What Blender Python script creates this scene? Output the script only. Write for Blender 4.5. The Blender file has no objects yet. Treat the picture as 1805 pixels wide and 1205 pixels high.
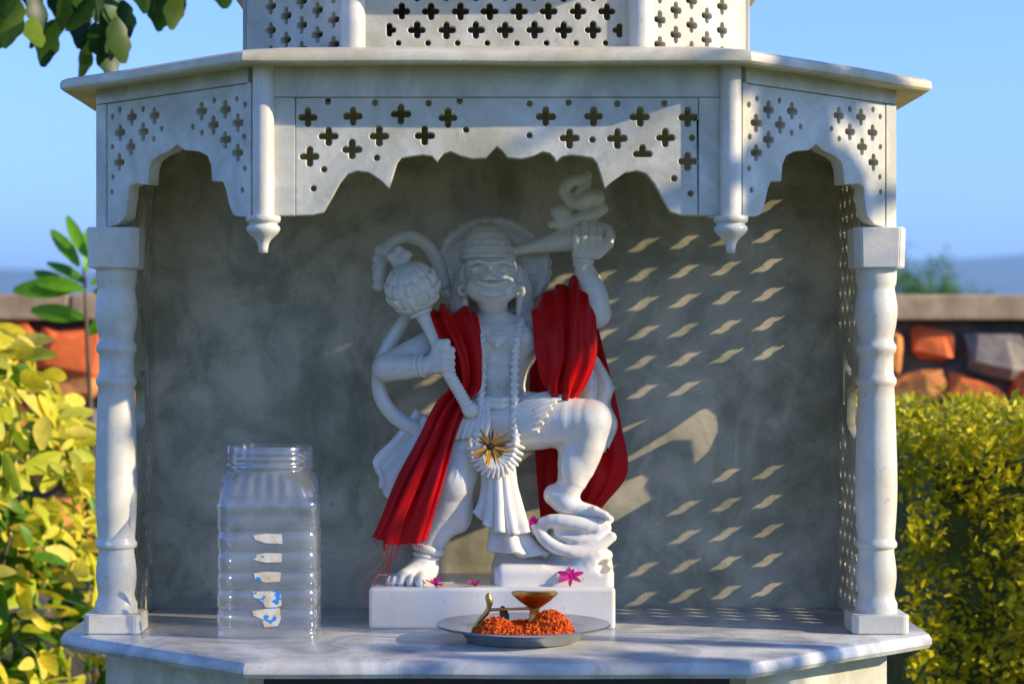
import bpy, bmesh, math, random
import numpy as np
from mathutils import Vector, Matrix, Euler, noise

random.seed(7)
RNG = np.random.default_rng(7)
SC = bpy.context.scene
COL = SC.collection

# ------------------------------------------------------------------ camera, sky, sun, exposure
FPX, CX, CY = 3700.0, 860.0, 620.0          # focal length and vanishing point in photo pixels
DCAM, EYE = 2.775, 1.45                     # camera stands 2.775 m in front of the shrine face, eye 1.45 m
cam = bpy.data.cameras.new('camera'); camo = bpy.data.objects.new('camera', cam); COL.objects.link(camo)
camo.location = (0, -DCAM, EYE); camo.rotation_euler = (math.radians(90), 0, 0)
cam.sensor_width = 36; cam.lens = FPX / 1805 * 36
cam.shift_x = (902.5 - CX) / 1805; cam.shift_y = (CY - 602.5) / 1805
cam.clip_start = 0.1; cam.clip_end = 20000
cam.dof.use_dof = True; cam.dof.focus_distance = 3.02; cam.dof.aperture_fstop = 5.0
SC.camera = camo

SUN = Vector((3.2, -1.0, 1.36)).normalized()          # towards the sun
ELEV = math.asin(SUN.z); AZ = math.atan2(SUN.x, SUN.y)
world = bpy.data.worlds.new('World'); SC.world = world; world.use_nodes = True
wn = world.node_tree.nodes; wl = world.node_tree.links
sky = wn.new('ShaderNodeTexSky'); sky.sky_type = 'NISHITA'; sky.sun_disc = False
sky.sun_elevation = ELEV; sky.sun_rotation = AZ
sky.altitude = 600; sky.air_density = 1.0; sky.dust_density = 0.2; sky.ozone_density = 3.0
tint = wn.new('ShaderNodeMixRGB'); tint.blend_type = 'MULTIPLY'; tint.inputs[0].default_value = 1
tint.inputs[2].default_value = (0.76, 0.90, 1.44, 1)
wl.new(sky.outputs[0], tint.inputs[1]); wl.new(tint.outputs[0], wn['Background'].inputs[0])
wn['Background'].inputs[1].default_value = 0.15
sl = bpy.data.lights.new('sun', 'SUN'); sl.energy = 5.0; sl.angle = math.radians(0.5); sl.color = (1.0, 0.84, 0.61)
so = bpy.data.objects.new('sun', sl); COL.objects.link(so)
so.rotation_euler = (-SUN).to_track_quat('-Z', 'Y').to_euler(); so.location = (5, -3, 5)
SC.view_settings.view_transform = 'Standard'; SC.view_settings.look = 'None'
SC.view_settings.exposure = 0.72; SC.view_settings.gamma = 1
SC.render.engine = 'CYCLES'
SC.cycles.max_bounces = 10; SC.cycles.transparent_max_bounces = 24; SC.cycles.diffuse_bounces = 5

# ------------------------------------------------------------------ helpers
WL = {}
def P(px, py, Y):
    t = Y + DCAM
    return Vector(((px - CX) / FPX * t, Y, EYE + (CY - py) / FPX * t))
def sc_at(Y): return (Y + DCAM) / FPX

def place(o, loc=(0, 0, 0), parent=None):
    loc = Vector(loc); COL.objects.link(o) if o.name not in COL.objects else None
    if parent is not None:
        o.parent = parent; o.location = loc - WL[parent]
    else:
        o.location = loc
    WL[o] = loc
    return o
def tag(o, label=None, cat=None, group=None, kind=None):
    if label: o['label'] = label
    if cat: o['category'] = cat
    if group: o['group'] = group
    if kind: o['kind'] = kind
    return o
def empty(name, loc):
    o = bpy.data.objects.new(name, None); o.empty_display_size = 0.05
    return place(o, loc)
def fast_mesh(name, V, F):
    """V (n,3) float, F (m,k) int : quick mesh"""
    me = bpy.data.meshes.new(name)
    V = np.asarray(V, np.float32); F = np.asarray(F, np.int32); m, k = F.shape
    me.vertices.add(len(V)); me.vertices.foreach_set('co', V.ravel())
    me.loops.add(m * k); me.loops.foreach_set('vertex_index', F.ravel())
    me.polygons.add(m); me.polygons.foreach_set('loop_start', np.arange(0, m * k, k, dtype=np.int32))
    me.update(calc_edges=True); me.validate()
    return me
def smooth(me, on=True):
    me.polygons.foreach_set('use_smooth', np.full(len(me.polygons), on, dtype=bool)); me.update()
def obj(name, me, mat, parent=None, loc=(0, 0, 0), sm=None):
    o = bpy.data.objects.new(name, me)
    if mat and not me.materials: me.materials.append(mat)
    if sm is not None: smooth(me, sm)
    return place(o, loc, parent)
def bm_mesh(bm, name='m'):
    me = bpy.data.meshes.new(name); bm.normal_update(); bm.to_mesh(me); bm.free(); return me
def box_mesh(lo, hi, bev=0.002, segs=2):
    bm = bmesh.new(); bmesh.ops.create_cube(bm, size=1)
    lo = Vector(lo); hi = Vector(hi); c = (lo + hi) / 2; s = hi - lo
    for v in bm.verts: v.co = Vector((c.x + v.co.x * s.x, c.y + v.co.y * s.y, c.z + v.co.z * s.z))
    if bev: bmesh.ops.bevel(bm, geom=bm.edges[:], offset=bev, segments=segs, affect='EDGES', profile=0.6)
    return bm_mesh(bm)
def catmull(pts, n):
    """resample rows of points (m,k) to n points with Catmull-Rom"""
    p = np.asarray(pts, float); m = len(p)
    if m == 2:
        t = np.linspace(0, 1, n)[:, None]; return p[0] * (1 - t) + p[1] * t
    q = np.vstack([2 * p[0] - p[1], p, 2 * p[-1] - p[-2]])
    out = []
    for t in np.linspace(0, m - 1, n):
        i = min(int(t), m - 2); f = t - i
        a, b, c, d = q[i], q[i + 1], q[i + 2], q[i + 3]
        out.append(0.5 * ((2 * b) + (c - a) * f + (2 * a - 5 * b + 4 * c - d) * f ** 2 + (3 * b - a - 3 * c + d) * f ** 3))
    return np.array(out)
def lathe_mesh(profile, seg=48, centre=(0, 0, 0), mod=None, cap=True):
    """profile [(r,z)] ; mod(i,theta)->factor"""
    V = []; n = len(profile)
    for i, (r, z) in enumerate(profile):
        for j in range(seg):
            a = 2 * math.pi * j / seg; rr = r * (mod(i, a) if mod else 1)
            V.append((centre[0] + rr * math.cos(a), centre[1] + rr * math.sin(a), centre[2] + z))
    F = [(i * seg + j, i * seg + (j + 1) % seg, (i + 1) * seg + (j + 1) % seg, (i + 1) * seg + j) for i in range(n - 1) for j in range(seg)]
    if cap:
        b = len(V); V.append((centre[0], centre[1], centre[2] + profile[0][1])); V.append((centre[0], centre[1], centre[2] + profile[-1][1]))
        for j in range(seg):
            F.append((b, (j + 1) % seg, j)); F.append((b + 1, (n - 1) * seg + j, (n - 1) * seg + (j + 1) % seg))
    me = bpy.data.meshes.new('lathe'); me.from_pydata(V, [], F); me.update(); return me
def smooth_by_angle(me, ang=35):
    bm = bmesh.new(); bm.from_mesh(me); bm.normal_update()
    for f in bm.faces: f.smooth = True
    for e in bm.edges:
        e.smooth = not (len(e.link_faces) == 2 and e.calc_face_angle(0) > math.radians(ang))
    bm.to_mesh(me); bm.free(); me.update()
def tube_mesh(pts, radii, seg=10, n=None, closed=False, flat=1.0):
    p = np.asarray(pts, float); r = np.asarray(radii if hasattr(radii, '__len__') else [radii] * len(p), float)
    if n:
        pr = catmull(np.hstack([p, r[:, None]]), n); p, r = pr[:, :3], pr[:, 3]
    m = len(p); V = []; up = Vector((0.03, -1, 0.02)).normalized()
    for i in range(m):
        t = Vector(p[min(i + 1, m - 1)] - p[max(i - 1, 0)]).normalized()
        a = t.cross(up)
        if a.length < 1e-3: a = t.cross(Vector((1, 0, 0)))
        a.normalize(); b = a.cross(t).normalized()
        for j in range(seg):
            th = 2 * math.pi * j / seg
            V.append(Vector(p[i]) + a * (r[i] * math.cos(th)) + b * (r[i] * flat * math.sin(th)))
    F = [(i * seg + j, i * seg + (j + 1) % seg, (i + 1) * seg + (j + 1) % seg, (i + 1) * seg + j) for i in range(m - 1) for j in range(seg)]
    F.append(tuple(range(seg))[::-1]); F.append(tuple((m - 1) * seg + j for j in range(seg)))
    me = bpy.data.meshes.new('tube'); me.from_pydata(V, [], F); me.update(); smooth(me); return me
def join_meshes(ms):
    bm = bmesh.new()
    for m in ms: bm.from_mesh(m)
    return bm_mesh(bm)
def drape_mesh(rows, nu=40, nv=60, thick=0.003, disp=None, hem=None):
    """cloth lofted through rows of control points (world), folds added along the surface normal"""
    R = [catmull([tuple(q) for q in r], nu) for r in rows]
    A = np.stack(R, 0); G = np.zeros((nv, nu, 3))
    for j in range(nu): G[:, j] = catmull(A[:, j], nv)
    U = np.linspace(0, 1, nu)[None, :].repeat(nv, 0); W = np.linspace(0, 1, nv)[:, None].repeat(nu, 1)
    def normals(G):
        du = np.gradient(G, axis=1); dv = np.gradient(G, axis=0)
        n = np.cross(du, dv); n /= (np.linalg.norm(n, axis=2, keepdims=True) + 1e-9); return n
    n = normals(G)
    if n[:, :, 1].mean() > 0: n = -n
    if disp is not None: G = G + n * disp(U, W)[:, :, None]
    if hem is not None:
        d = G[-1] - G[-4]; G[-1] += hem(U[-1])[:, None] * d
    n2 = normals(G)
    if n2[:, :, 1].mean() > 0: n2 = -n2
    A = (G + n2 * thick / 2).reshape(-1, 3); B = (G - n2 * thick / 2).reshape(-1, 3); N = nu * nv
    idx = np.arange(N).reshape(nv, nu)
    q = np.stack([idx[:-1, :-1], idx[1:, :-1], idx[1:, 1:], idx[:-1, 1:]], -1).reshape(-1, 4)
    ring = np.concatenate([idx[0, :-1], idx[:-1, -1], idx[-1, :0:-1], idx[:0:-1, 0]])
    nx = np.roll(ring, -1)
    side = np.stack([ring, nx, nx + N, ring + N], -1)
    me = fast_mesh('cloth', np.vstack([A, B]), np.vstack([q, q[:, ::-1] + N, side])); smooth(me)
    return me, G
# ------------------------------------------------------------------ implicit (SDF) modelling + surface nets
class Field:
    def __init__(s, lo, hi, h):
        s.lo = np.array(lo, float); s.h = h
        s.n = np.ceil((np.array(hi) - s.lo) / h).astype(int) + 1
        s.d = np.full(s.n, 0.06, np.float32)
    def put(s, fn, lo, hi, k=0.0, op='u'):
        pad = k + 3 * s.h
        a = np.clip(np.floor((np.array(lo) - pad - s.lo) / s.h).astype(int), 0, s.n); b = np.clip(np.ceil((np.array(hi) + pad - s.lo) / s.h).astype(int) + 1, 0, s.n)
        if (b <= a).any(): return
        ax = [(s.lo[i] + np.arange(a[i], b[i]) * s.h).astype(np.float32) for i in range(3)]
        v = fn(ax[0][:, None, None], ax[1][None, :, None], ax[2][None, None, :])
        S = (slice(a[0], b[0]), slice(a[1], b[1]), slice(a[2], b[2])); c = s.d[S]
        if op == 'u':
            if k > 0:
                t = np.clip(0.5 + 0.5 * (c - v) / k, 0, 1); s.d[S] = c * (1 - t) + v * t - k * t * (1 - t)
            else: s.d[S] = np.minimum(c, v)
        else:
            if k > 0:
                t = np.clip(0.5 - 0.5 * (c + v) / k, 0, 1); s.d[S] = c * (1 - t) - v * t + k * t * (1 - t)
            else: s.d[S] = np.maximum(c, -v)
    def cone(s, a, b, ra, rb, k=0.0, op='u'):
        a = np.array(a); b = np.array(b); ba = b - a; L = max(float(ba @ ba), 1e-10); m = max(ra, rb)
        def fn(x, y, z):
            t = np.clip(((x - a[0]) * ba[0] + (y - a[1]) * ba[1] + (z - a[2]) * ba[2]) / L, 0, 1)
            return np.sqrt((x - a[0] - t * ba[0]) ** 2 + (y - a[1] - t * ba[1]) ** 2 + (z - a[2] - t * ba[2]) ** 2) - (ra + (rb - ra) * t)
        s.put(fn, np.minimum(a, b) - m, np.maximum(a, b) + m, k, op)
    def chain(s, pts, k=0.0, op='u', n=None):
        p = np.array([(*q[0], q[1]) for q in pts], float)
        if n: p = catmull(p, n)
        def fn(x, y, z):
            best = None
            for i in range(len(p) - 1):
                a = p[i, :3]; ba = p[i + 1, :3] - a; L = max(float(ba @ ba), 1e-10); ra = p[i, 3]; rb = p[i + 1, 3]
                t = np.clip(((x - a[0]) * ba[0] + (y - a[1]) * ba[1] + (z - a[2]) * ba[2]) / L, 0, 1)
                d = np.sqrt((x - a[0] - t * ba[0]) ** 2 + (y - a[1] - t * ba[1]) ** 2 + (z - a[2] - t * ba[2]) ** 2) - (ra + (rb - ra) * t)
                best = d if best is None else np.minimum(best, d)
            return best
        m = p[:, 3].max(); s.put(fn, p[:, :3].min(0) - m, p[:, :3].max(0) + m, k, op)
    def ell(s, c, r, k=0.0, op='u', rot=None):
        c = np.array(c); r = np.array(r, float); M = np.array((rot or Matrix.Identity(3)).transposed()); m = r.max()
        def fn(x, y, z):
            X, Y, Z = x - c[0], y - c[1], z - c[2]
            q = [M[i, 0] * X + M[i, 1] * Y + M[i, 2] * Z for i in range(3)]
            k0 = np.sqrt(sum((q[i] / r[i]) ** 2 for i in range(3))); k1 = np.sqrt(sum((q[i] / r[i] ** 2) ** 2 for i in range(3))) + 1e-6
            return k0 * (k0 - 1) / k1
        e = m if rot else r
        s.put(fn, c - e, c + e, k, op)
    def box(s, c, hsz, rad, k=0.0, op='u', rot=None):
        c = np.array(c); b = np.array(hsz, float) - rad; M = np.array((rot or Matrix.Identity(3)).transposed()); m = np.linalg.norm(hsz)
        def fn(x, y, z):
            X, Y, Z = x - c[0], y - c[1], z - c[2]
            q = [np.abs(M[i, 0] * X + M[i, 1] * Y + M[i, 2] * Z) - b[i] for i in range(3)]
            return np.sqrt(sum(np.maximum(t, 0) ** 2 for t in q)) + np.minimum(np.maximum(q[0], np.maximum(q[1], q[2])), 0) - rad
        s.put(fn, c - m, c + m, k, op)
    def ring(s, c, axis, R, r, k=0.0, op='u'):
        c = np.array(c); a = np.array(Vector(axis).normalized())
        def fn(x, y, z):
            X, Y, Z = x - c[0], y - c[1], z - c[2]; hgt = X * a[0] + Y * a[1] + Z * a[2]
            rad = np.sqrt(np.maximum(X * X + Y * Y + Z * Z - hgt * hgt, 0)); return np.sqrt((rad - R) ** 2 + hgt ** 2) - r
        s.put(fn, c - R - r, c + R + r, k, op)
    def mesh(s):
        d = s.d; n = s.n; neg = d < 0
        c = np.zeros(n - 1, np.uint8); off = [(i, j, k) for i in (0, 1) for j in (0, 1) for k in (0, 1)]
        for o in off: c += neg[o[0]:n[0] - 1 + o[0], o[1]:n[1] - 1 + o[1], o[2]:n[2] - 1 + o[2]]
        act = np.nonzero((c > 0) & (c < 8)); I = np.stack(act, 1); N = len(I)
        idm = np.full(n - 1, -1, np.int32); idm[act] = np.arange(N)
        val = np.stack([d[I[:, 0] + o[0], I[:, 1] + o[1], I[:, 2] + o[2]] for o in off], 1)
        acc = np.zeros((N, 3)); cnt = np.zeros(N)
        for a in range(8):
            for b in range(a + 1, 8):
                if sum(abs(off[a][i] - off[b][i]) for i in range(3)) != 1: continue
                va, vb = val[:, a], val[:, b]; m = (va < 0) != (vb < 0); t = np.where(m, va / np.where(m, va - vb, 1), 0)
                p = np.array(off[a])[None] + t[:, None] * (np.array(off[b]) - np.array(off[a]))[None]
                acc += p * m[:, None]; cnt += m
        V = s.lo + (I + acc / cnt[:, None]) * s.h
        Q = []
        for ax in range(3):
            u, v = (ax + 1) % 3, (ax + 2) % 3
            sl0 = [slice(1, n[i] - 1) for i in range(3)]; sl1 = list(sl0)
            sl0[ax] = slice(0, n[ax] - 1); sl1[ax] = slice(1, n[ax])
            A = neg[tuple(sl0)]; B = neg[tuple(sl1)]; e = np.nonzero(A != B); sign = A[e]
            E = np.stack(e, 1); E[:, u] += 1; E[:, v] += 1
            def cid(du, dv):
                q = E.copy(); q[:, u] += du; q[:, v] += dv; return idm[q[:, 0], q[:, 1], q[:, 2]]
            q = np.stack([cid(-1, -1), cid(0, -1), cid(0, 0), cid(-1, 0)], 1)
            q[~sign] = q[~sign][:, ::-1]; Q.append(q)
        Q = np.vstack(Q); Q = Q[(Q >= 0).all(1)]
        me = fast_mesh('carved', V, Q); smooth(me); return me

# ------------------------------------------------------------------ materials
def mat(name):
    m = bpy.data.materials.new(name); m.use_nodes = True; return m, m.node_tree.nodes, m.node_tree.links, m.node_tree.nodes['Principled BSDF']
def N(nodes, t, **kw):
    n = nodes.new(t)
    for k, v in kw.items(): setattr(n, k, v)
    return n
def noise_ramp(nodes, links, scale, stops, detail=6, rough=0.6, coord=None, dist=0.0):
    t = N(nodes, 'ShaderNodeTexNoise'); t.inputs['Scale'].default_value = scale; t.inputs['Detail'].default_value = detail
    t.inputs['Roughness'].default_value = rough; t.inputs['Distortion'].default_value = dist
    if coord: links.new(coord, t.inputs['Vector'])
    r = N(nodes, 'ShaderNodeValToRGB')
    while len(r.color_ramp.elements) < len(stops): r.color_ramp.elements.new(0.5)
    for e, (p, c) in zip(r.color_ramp.elements, stops): e.position = p; e.color = (*c, 1)
    links.new(t.outputs['Fac'], r.inputs['Fac']); return t, r
def mixc(nodes, links, a, b, fac, mode='MIX'):
    m = N(nodes, 'ShaderNodeMixRGB', blend_type=mode)
    for s, i in ((fac, 0), (a, 1), (b, 2)):
        if hasattr(s, 'links'): links.new(s, m.inputs[i])
        else: m.inputs[i].default_value = s if i == 0 else (*s, 1)
    return m.outputs[0]
def bump(nodes, links, h, strength, dist, bsdf):
    b = N(nodes, 'ShaderNodeBump'); b.inputs['Strength'].default_value = strength; b.inputs['Distance'].default_value = dist
    links.new(h, b.inputs['Height']); links.new(b.outputs[0], bsdf.inputs['Normal'])
def simple(name, col, rough=0.5, metal=0.0, var=0.12, scale=30, bmp=0.0):
    m, n, l, b = mat(name); g = N(n, 'ShaderNodeNewGeometry')
    lo = tuple(c * (1 - var) for c in col); hi = tuple(min(c * (1 + var), 1) for c in col)
    t, r = noise_ramp(n, l, scale, [(0.3, lo), (0.7, hi)], coord=g.outputs['Position'])
    l.new(r.outputs[0], b.inputs['Base Color']); b.inputs['Roughness'].default_value = rough; b.inputs['Metallic'].default_value = metal
    if bmp: bump(n, l, t.outputs['Fac'], bmp, 0.01, b)
    return m
def marble(name, base, vein, stain, veinamt=0.5, stainamt=0.5, rough=0.32, sss=0.0, seed=0.0, stainscale=5.0, bmp=0.12):
    m, n, l, b = mat(name); g = N(n, 'ShaderNodeNewGeometry'); mp = N(n, 'ShaderNodeMapping')
    mp.inputs['Location'].default_value = (seed, seed * 1.7, seed * 0.6); l.new(g.outputs['Position'], mp.inputs[0]); co = mp.outputs[0]
    t1, r1 = noise_ramp(n, l, 7, [(0.40, (0, 0, 0)), (0.60, (veinamt,) * 3)], detail=9, rough=0.62, coord=co, dist=1.6)
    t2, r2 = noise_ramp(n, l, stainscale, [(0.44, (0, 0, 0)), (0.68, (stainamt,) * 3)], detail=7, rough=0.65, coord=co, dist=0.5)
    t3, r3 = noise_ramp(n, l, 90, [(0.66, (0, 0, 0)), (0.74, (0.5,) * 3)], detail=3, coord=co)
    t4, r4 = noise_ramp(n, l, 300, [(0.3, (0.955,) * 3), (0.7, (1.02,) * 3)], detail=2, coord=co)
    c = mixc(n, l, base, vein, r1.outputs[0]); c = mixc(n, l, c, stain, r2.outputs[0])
    c = mixc(n, l, c, tuple(v * 0.55 for v in vein), r3.outputs[0]); c = mixc(n, l, c, r4.outputs[0], 1.0, 'MULTIPLY')
    l.new(c, b.inputs['Base Color']); b.inputs['IOR'].default_value = 1.49
    rr = N(n, 'ShaderNodeMapRange'); rr.inputs[3].default_value = rough * 0.75; rr.inputs[4].default_value = rough * 1.5
    l.new(t2.outputs['Fac'], rr.inputs[0]); l.new(rr.outputs[0], b.inputs['Roughness'])
    if sss:
        b.inputs['Subsurface Weight'].default_value = sss; b.inputs['Subsurface Radius'].default_value = (1.0, 0.75, 0.5); b.inputs['Subsurface Scale'].default_value = 0.008
    bump(n, l, t3.outputs['Fac'], bmp, 0.004, b); return m
M_PANEL = marble('marble_panel', (0.66, 0.63, 0.52), (0.38, 0.38, 0.31), (0.40, 0.35, 0.18), 0.75, 0.7, 0.34, seed=1.0)
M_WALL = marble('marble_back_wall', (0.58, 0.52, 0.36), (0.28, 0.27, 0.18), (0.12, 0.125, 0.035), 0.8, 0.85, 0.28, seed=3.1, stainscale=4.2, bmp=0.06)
M_SLAB = marble('marble_slab', (0.62, 0.62, 0.57), (0.26, 0.29, 0.31), (0.42, 0.34, 0.20), 0.85, 0.45, 0.25, seed=5.0, stainscale=4.0)
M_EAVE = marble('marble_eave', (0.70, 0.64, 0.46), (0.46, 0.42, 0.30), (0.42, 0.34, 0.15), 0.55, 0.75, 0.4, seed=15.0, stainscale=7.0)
M_COL = marble('marble_column', (0.70, 0.67, 0.57), (0.46, 0.46, 0.40), (0.54, 0.46, 0.28), 0.6, 0.45, 0.32, sss=0.15, seed=8.0)
M_STAT = marble('marble_statue', (0.76, 0.74, 0.66), (0.60, 0.59, 0.54), (0.64, 0.52, 0.32), 0.5, 0.35, 0.2, sss=0.3, seed=11.0, stainscale=14, bmp=0.02)
def cloth_red():
    m, n, l, b = mat('red_cloth'); g = N(n, 'ShaderNodeNewGeometry')
    t, r = noise_ramp(n, l, 18, [(0.3, (0.36, 0.001, 0.004)), (0.7, (0.52, 0.003, 0.006))], coord=g.outputs['Position'])
    l.new(r.outputs[0], b.inputs['Base Color']); b.inputs['Roughness'].default_value = 0.38
    b.inputs['Sheen Weight'].default_value = 0.05; b.inputs['Sheen Tint'].default_value = (0.9, 0.1, 0.06, 1); b.inputs['Specular IOR Level'].default_value = 0.4; b.inputs['Specular Tint'].default_value = (1, 0.35, 0.3, 1)
    w = N(n, 'ShaderNodeTexNoise'); w.inputs['Scale'].default_value = 900; l.new(g.outputs['Position'], w.inputs[0])
    bump(n, l, w.outputs['Fac'], 0.25, 0.0015, b); return m
M_RED = cloth_red()
def leaf_mat(name, cols, rough=0.45, trans=0.3):
    m, n, l, b = mat(name); oi = N(n, 'ShaderNodeObjectInfo'); g = N(n, 'ShaderNodeNewGeometry')
    r = N(n, 'ShaderNodeValToRGB'); r.color_ramp.interpolation = 'LINEAR'
    while len(r.color_ramp.elements) < len(cols): r.color_ramp.elements.new(0.5)
    for i, (e, c) in enumerate(zip(r.color_ramp.elements, cols)): e.position = i / max(len(cols) - 1, 1); e.color = (*c, 1)
    a = N(n, 'ShaderNodeMath', operation='ADD'); l.new(oi.outputs['Random'], a.inputs[0]); l.new(g.outputs['Random Per Island'], a.inputs[1])
    f = N(n, 'ShaderNodeMath', operation='FRACT'); l.new(a.outputs[0], f.inputs[0]); l.new(f.outputs[0], r.inputs[0])
    t, r2 = noise_ramp(n, l, 60, [(0.3, (0.8,) * 3), (0.7, (1.1,) * 3)], coord=g.outputs['Position'])
    c = mixc(n, l, r.outputs[0], r2.outputs[0], 1.0, 'MULTIPLY'); l.new(c, b.inputs['Base Color']); b.inputs['Roughness'].default_value = rough; b.inputs['Specular IOR Level'].default_value = 0.25
    tr = N(n, 'ShaderNodeBsdfTranslucent'); l.new(c, tr.inputs[0]); mx = N(n, 'ShaderNodeMixShader'); mx.inputs[0].default_value = trans
    l.new(b.outputs[0], mx.inputs[1]); l.new(tr.outputs[0], mx.inputs[2]); l.new(mx.outputs[0], n['Material Output'].inputs[0]); return m
M_STEEL = simple('steel', (0.55, 0.56, 0.58), 0.28, 1.0, 0.06, 60)
M_BRASS = simple('brass', (0.60, 0.38, 0.10), 0.30, 1.0, 0.25, 80)
M_ORANGE = leaf_mat('orange_offering', [(0.62, 0.07, 0.004), (0.85, 0.17, 0.008), (0.75, 0.11, 0.005), (0.40, 0.03, 0.004)], 0.7, 0.15)
M_PINK = leaf_mat('magenta_petal', [(0.45, 0.01, 0.16), (0.60, 0.03, 0.26)], 0.5, 0.3)
M_GOLD = leaf_mat('yellow_petal', [(0.60, 0.26, 0.02), (0.70, 0.36, 0.03), (0.35, 0.13, 0.01)], 0.5, 0.2)
M_DARK = simple('dark_petal_edge', (0.03, 0.02, 0.012), 0.6)
M_DGREEN = simple('dark_green_leaf', (0.012, 0.06, 0.03), 0.4)
M_BARK = simple('bark', (0.10, 0.075, 0.05), 0.9, 0, 0.4, 12, 0.6)

# ------------------------------------------------------------------ the setting
gm = simple('lawn', (0.10, 0.13, 0.035), 0.95, 0, 0.4, 3, 0.5)
ground = obj('ground', fast_mesh('ground', [(-6000, -3000, 0), (6000, -3000, 0), (6000, 9000, 0), (-6000, 9000, 0)], [(0, 1, 2, 3)]), gm)
tag(ground, kind='structure')

# ------------------------------------------------------------------ the shrine
X0 = 0.012
ZF = EYE - 0.4014            # top of the floor slab
ZT = EYE + 0.378             # underside of the eave slab
HW, YW = 0.322, 0.0          # half width of the front face
XE, YE = 0.578, 0.256        # outer end of the angled faces
YB = 0.525                   # back wall face
shrine = empty('marble_shrine', (X0, 0.25, 0))
tag(shrine, 'white marble open shrine with pierced scalloped arches, turned columns and stone eave', 'shrine')

def cross_poly(c, size, w, arms=(0, 1, 2, 3)):
    r = w / 2; L = size / 2 - r; pts = []
    for q in range(4):
        a = q * math.pi / 2; d = (math.cos(a), math.sin(a)); e = (-d[1], d[0])
        jl = random.uniform(0.88, 1.06) * L; jr = r * random.uniform(0.92, 1.08)
        if q in arms:
            for t in np.linspace(-math.pi / 2, math.pi / 2, 7):
                u = jl + jr * math.cos(t); v = jr * math.sin(t); pts.append((c[0] + d[0] * u + e[0] * v, c[1] + d[1] * u + e[1] * v))
        pts.append((c[0] + r * (d[0] + e[0]) * 0.95, c[1] + r * (d[1] + e[1]) * 0.95))
    return pts
def dot_poly(c, d): return [(c[0] + d / 2 * math.cos(t), c[1] + d / 2 * math.sin(t)) for t in np.linspace(0, 2 * math.pi, 13)[:-1]]
def area(p): return sum(p[i - 1][0] * p[i][1] - p[i][0] * p[i - 1][1] for i in range(len(p)))
def pierced(outer, holes, thick, bev=0.0012):
    """flat slab with holes; returns mesh in local (u, v, w), w from 0 (front) to thick (back)"""
    cu = bpy.data.curves.new('cut', 'CURVE'); cu.dimensions = '2D'; cu.fill_mode = 'BOTH'
    for i, poly in enumerate([outer] + holes):
        if (area(poly) > 0) != (i == 0): poly = poly[::-1]
        s = cu.splines.new('POLY'); s.points.add(len(poly) - 1); s.use_cyclic_u = True
        for p, q in zip(s.points, poly): p.co = (q[0], q[1], 0, 1)
    cu.extrude = thick / 2 - bev; cu.bevel_depth = bev; cu.bevel_resolution = 1; cu.offset = -bev
    o = bpy.data.objects.new('cut', cu); COL.objects.link(o); dg = bpy.context.evaluated_depsgraph_get()
    me = bpy.data.meshes.new_from_object(o.evaluated_get(dg)); bpy.data.objects.remove(o); bpy.data.curves.remove(cu)
    me.materials.clear()
    for v in me.vertices: v.co.z = thick / 2 - v.co.z
    me.flip_normals() if hasattr(me, 'flip_normals') else None
    bm = bmesh.new(); bm.from_mesh(me); bmesh.ops.remove_doubles(bm, verts=bm.verts, dist=1e-5); bmesh.ops.recalc_face_normals(bm, faces=bm.faces); bm.to_mesh(me); bm.free()
    return me
def map_mesh(me, fn):
    n = len(me.vertices); c = np.empty(n * 3); me.vertices.foreach_get('co', c); c = c.reshape(-1, 3)
    c = np.array(fn(c[:, 0], c[:, 1], c[:, 2])).T; me.vertices.foreach_set('co', np.ascontiguousarray(c, dtype=np.float32).ravel()); me.update(); return me
def fix_normals(me):
    bm = bmesh.new(); bm.from_mesh(me); bmesh.ops.recalc_face_normals(bm, faces=bm.faces); bm.to_mesh(me); bm.free(); me.update(); return me
# frames of reference : front, angled left / right (mirror)
def front_map(y0): return lambda u, v, w: (X0 + u, y0 + w, v)
S2 = math.sqrt(0.5)
def left_map(hw, y0): return lambda u, v, w: (X0 - hw - S2 * u + S2 * w, y0 + S2 * u + S2 * w, v)
def right_map(hw, y0): return lambda u, v, w: (X0 + hw + S2 * u - S2 * w, y0 + S2 * u + S2 * w, v)
def px_front(px, py, y0=0.0): p = P(px, py, y0); return (p.x - X0, p.z)
def px_left(px, py, hw=HW, y0=0.0):
    a = (px - CX) / FPX; y = (X0 - hw + y0 - a * DCAM) / (1 + a); p = P(px, py, y); return ((y - y0) / S2, p.z)
def z4(l): return [(480 + x * 0.2655, 80 + y * 0.2655) for x, y in l]
def z5(l): return [(880 + x * 0.3154, 80 + y * 0.3154) for x, y in l]
def z3(l): return [(90 + x * 0.3236, 90 + y * 0.3236) for x, y in l]
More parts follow.
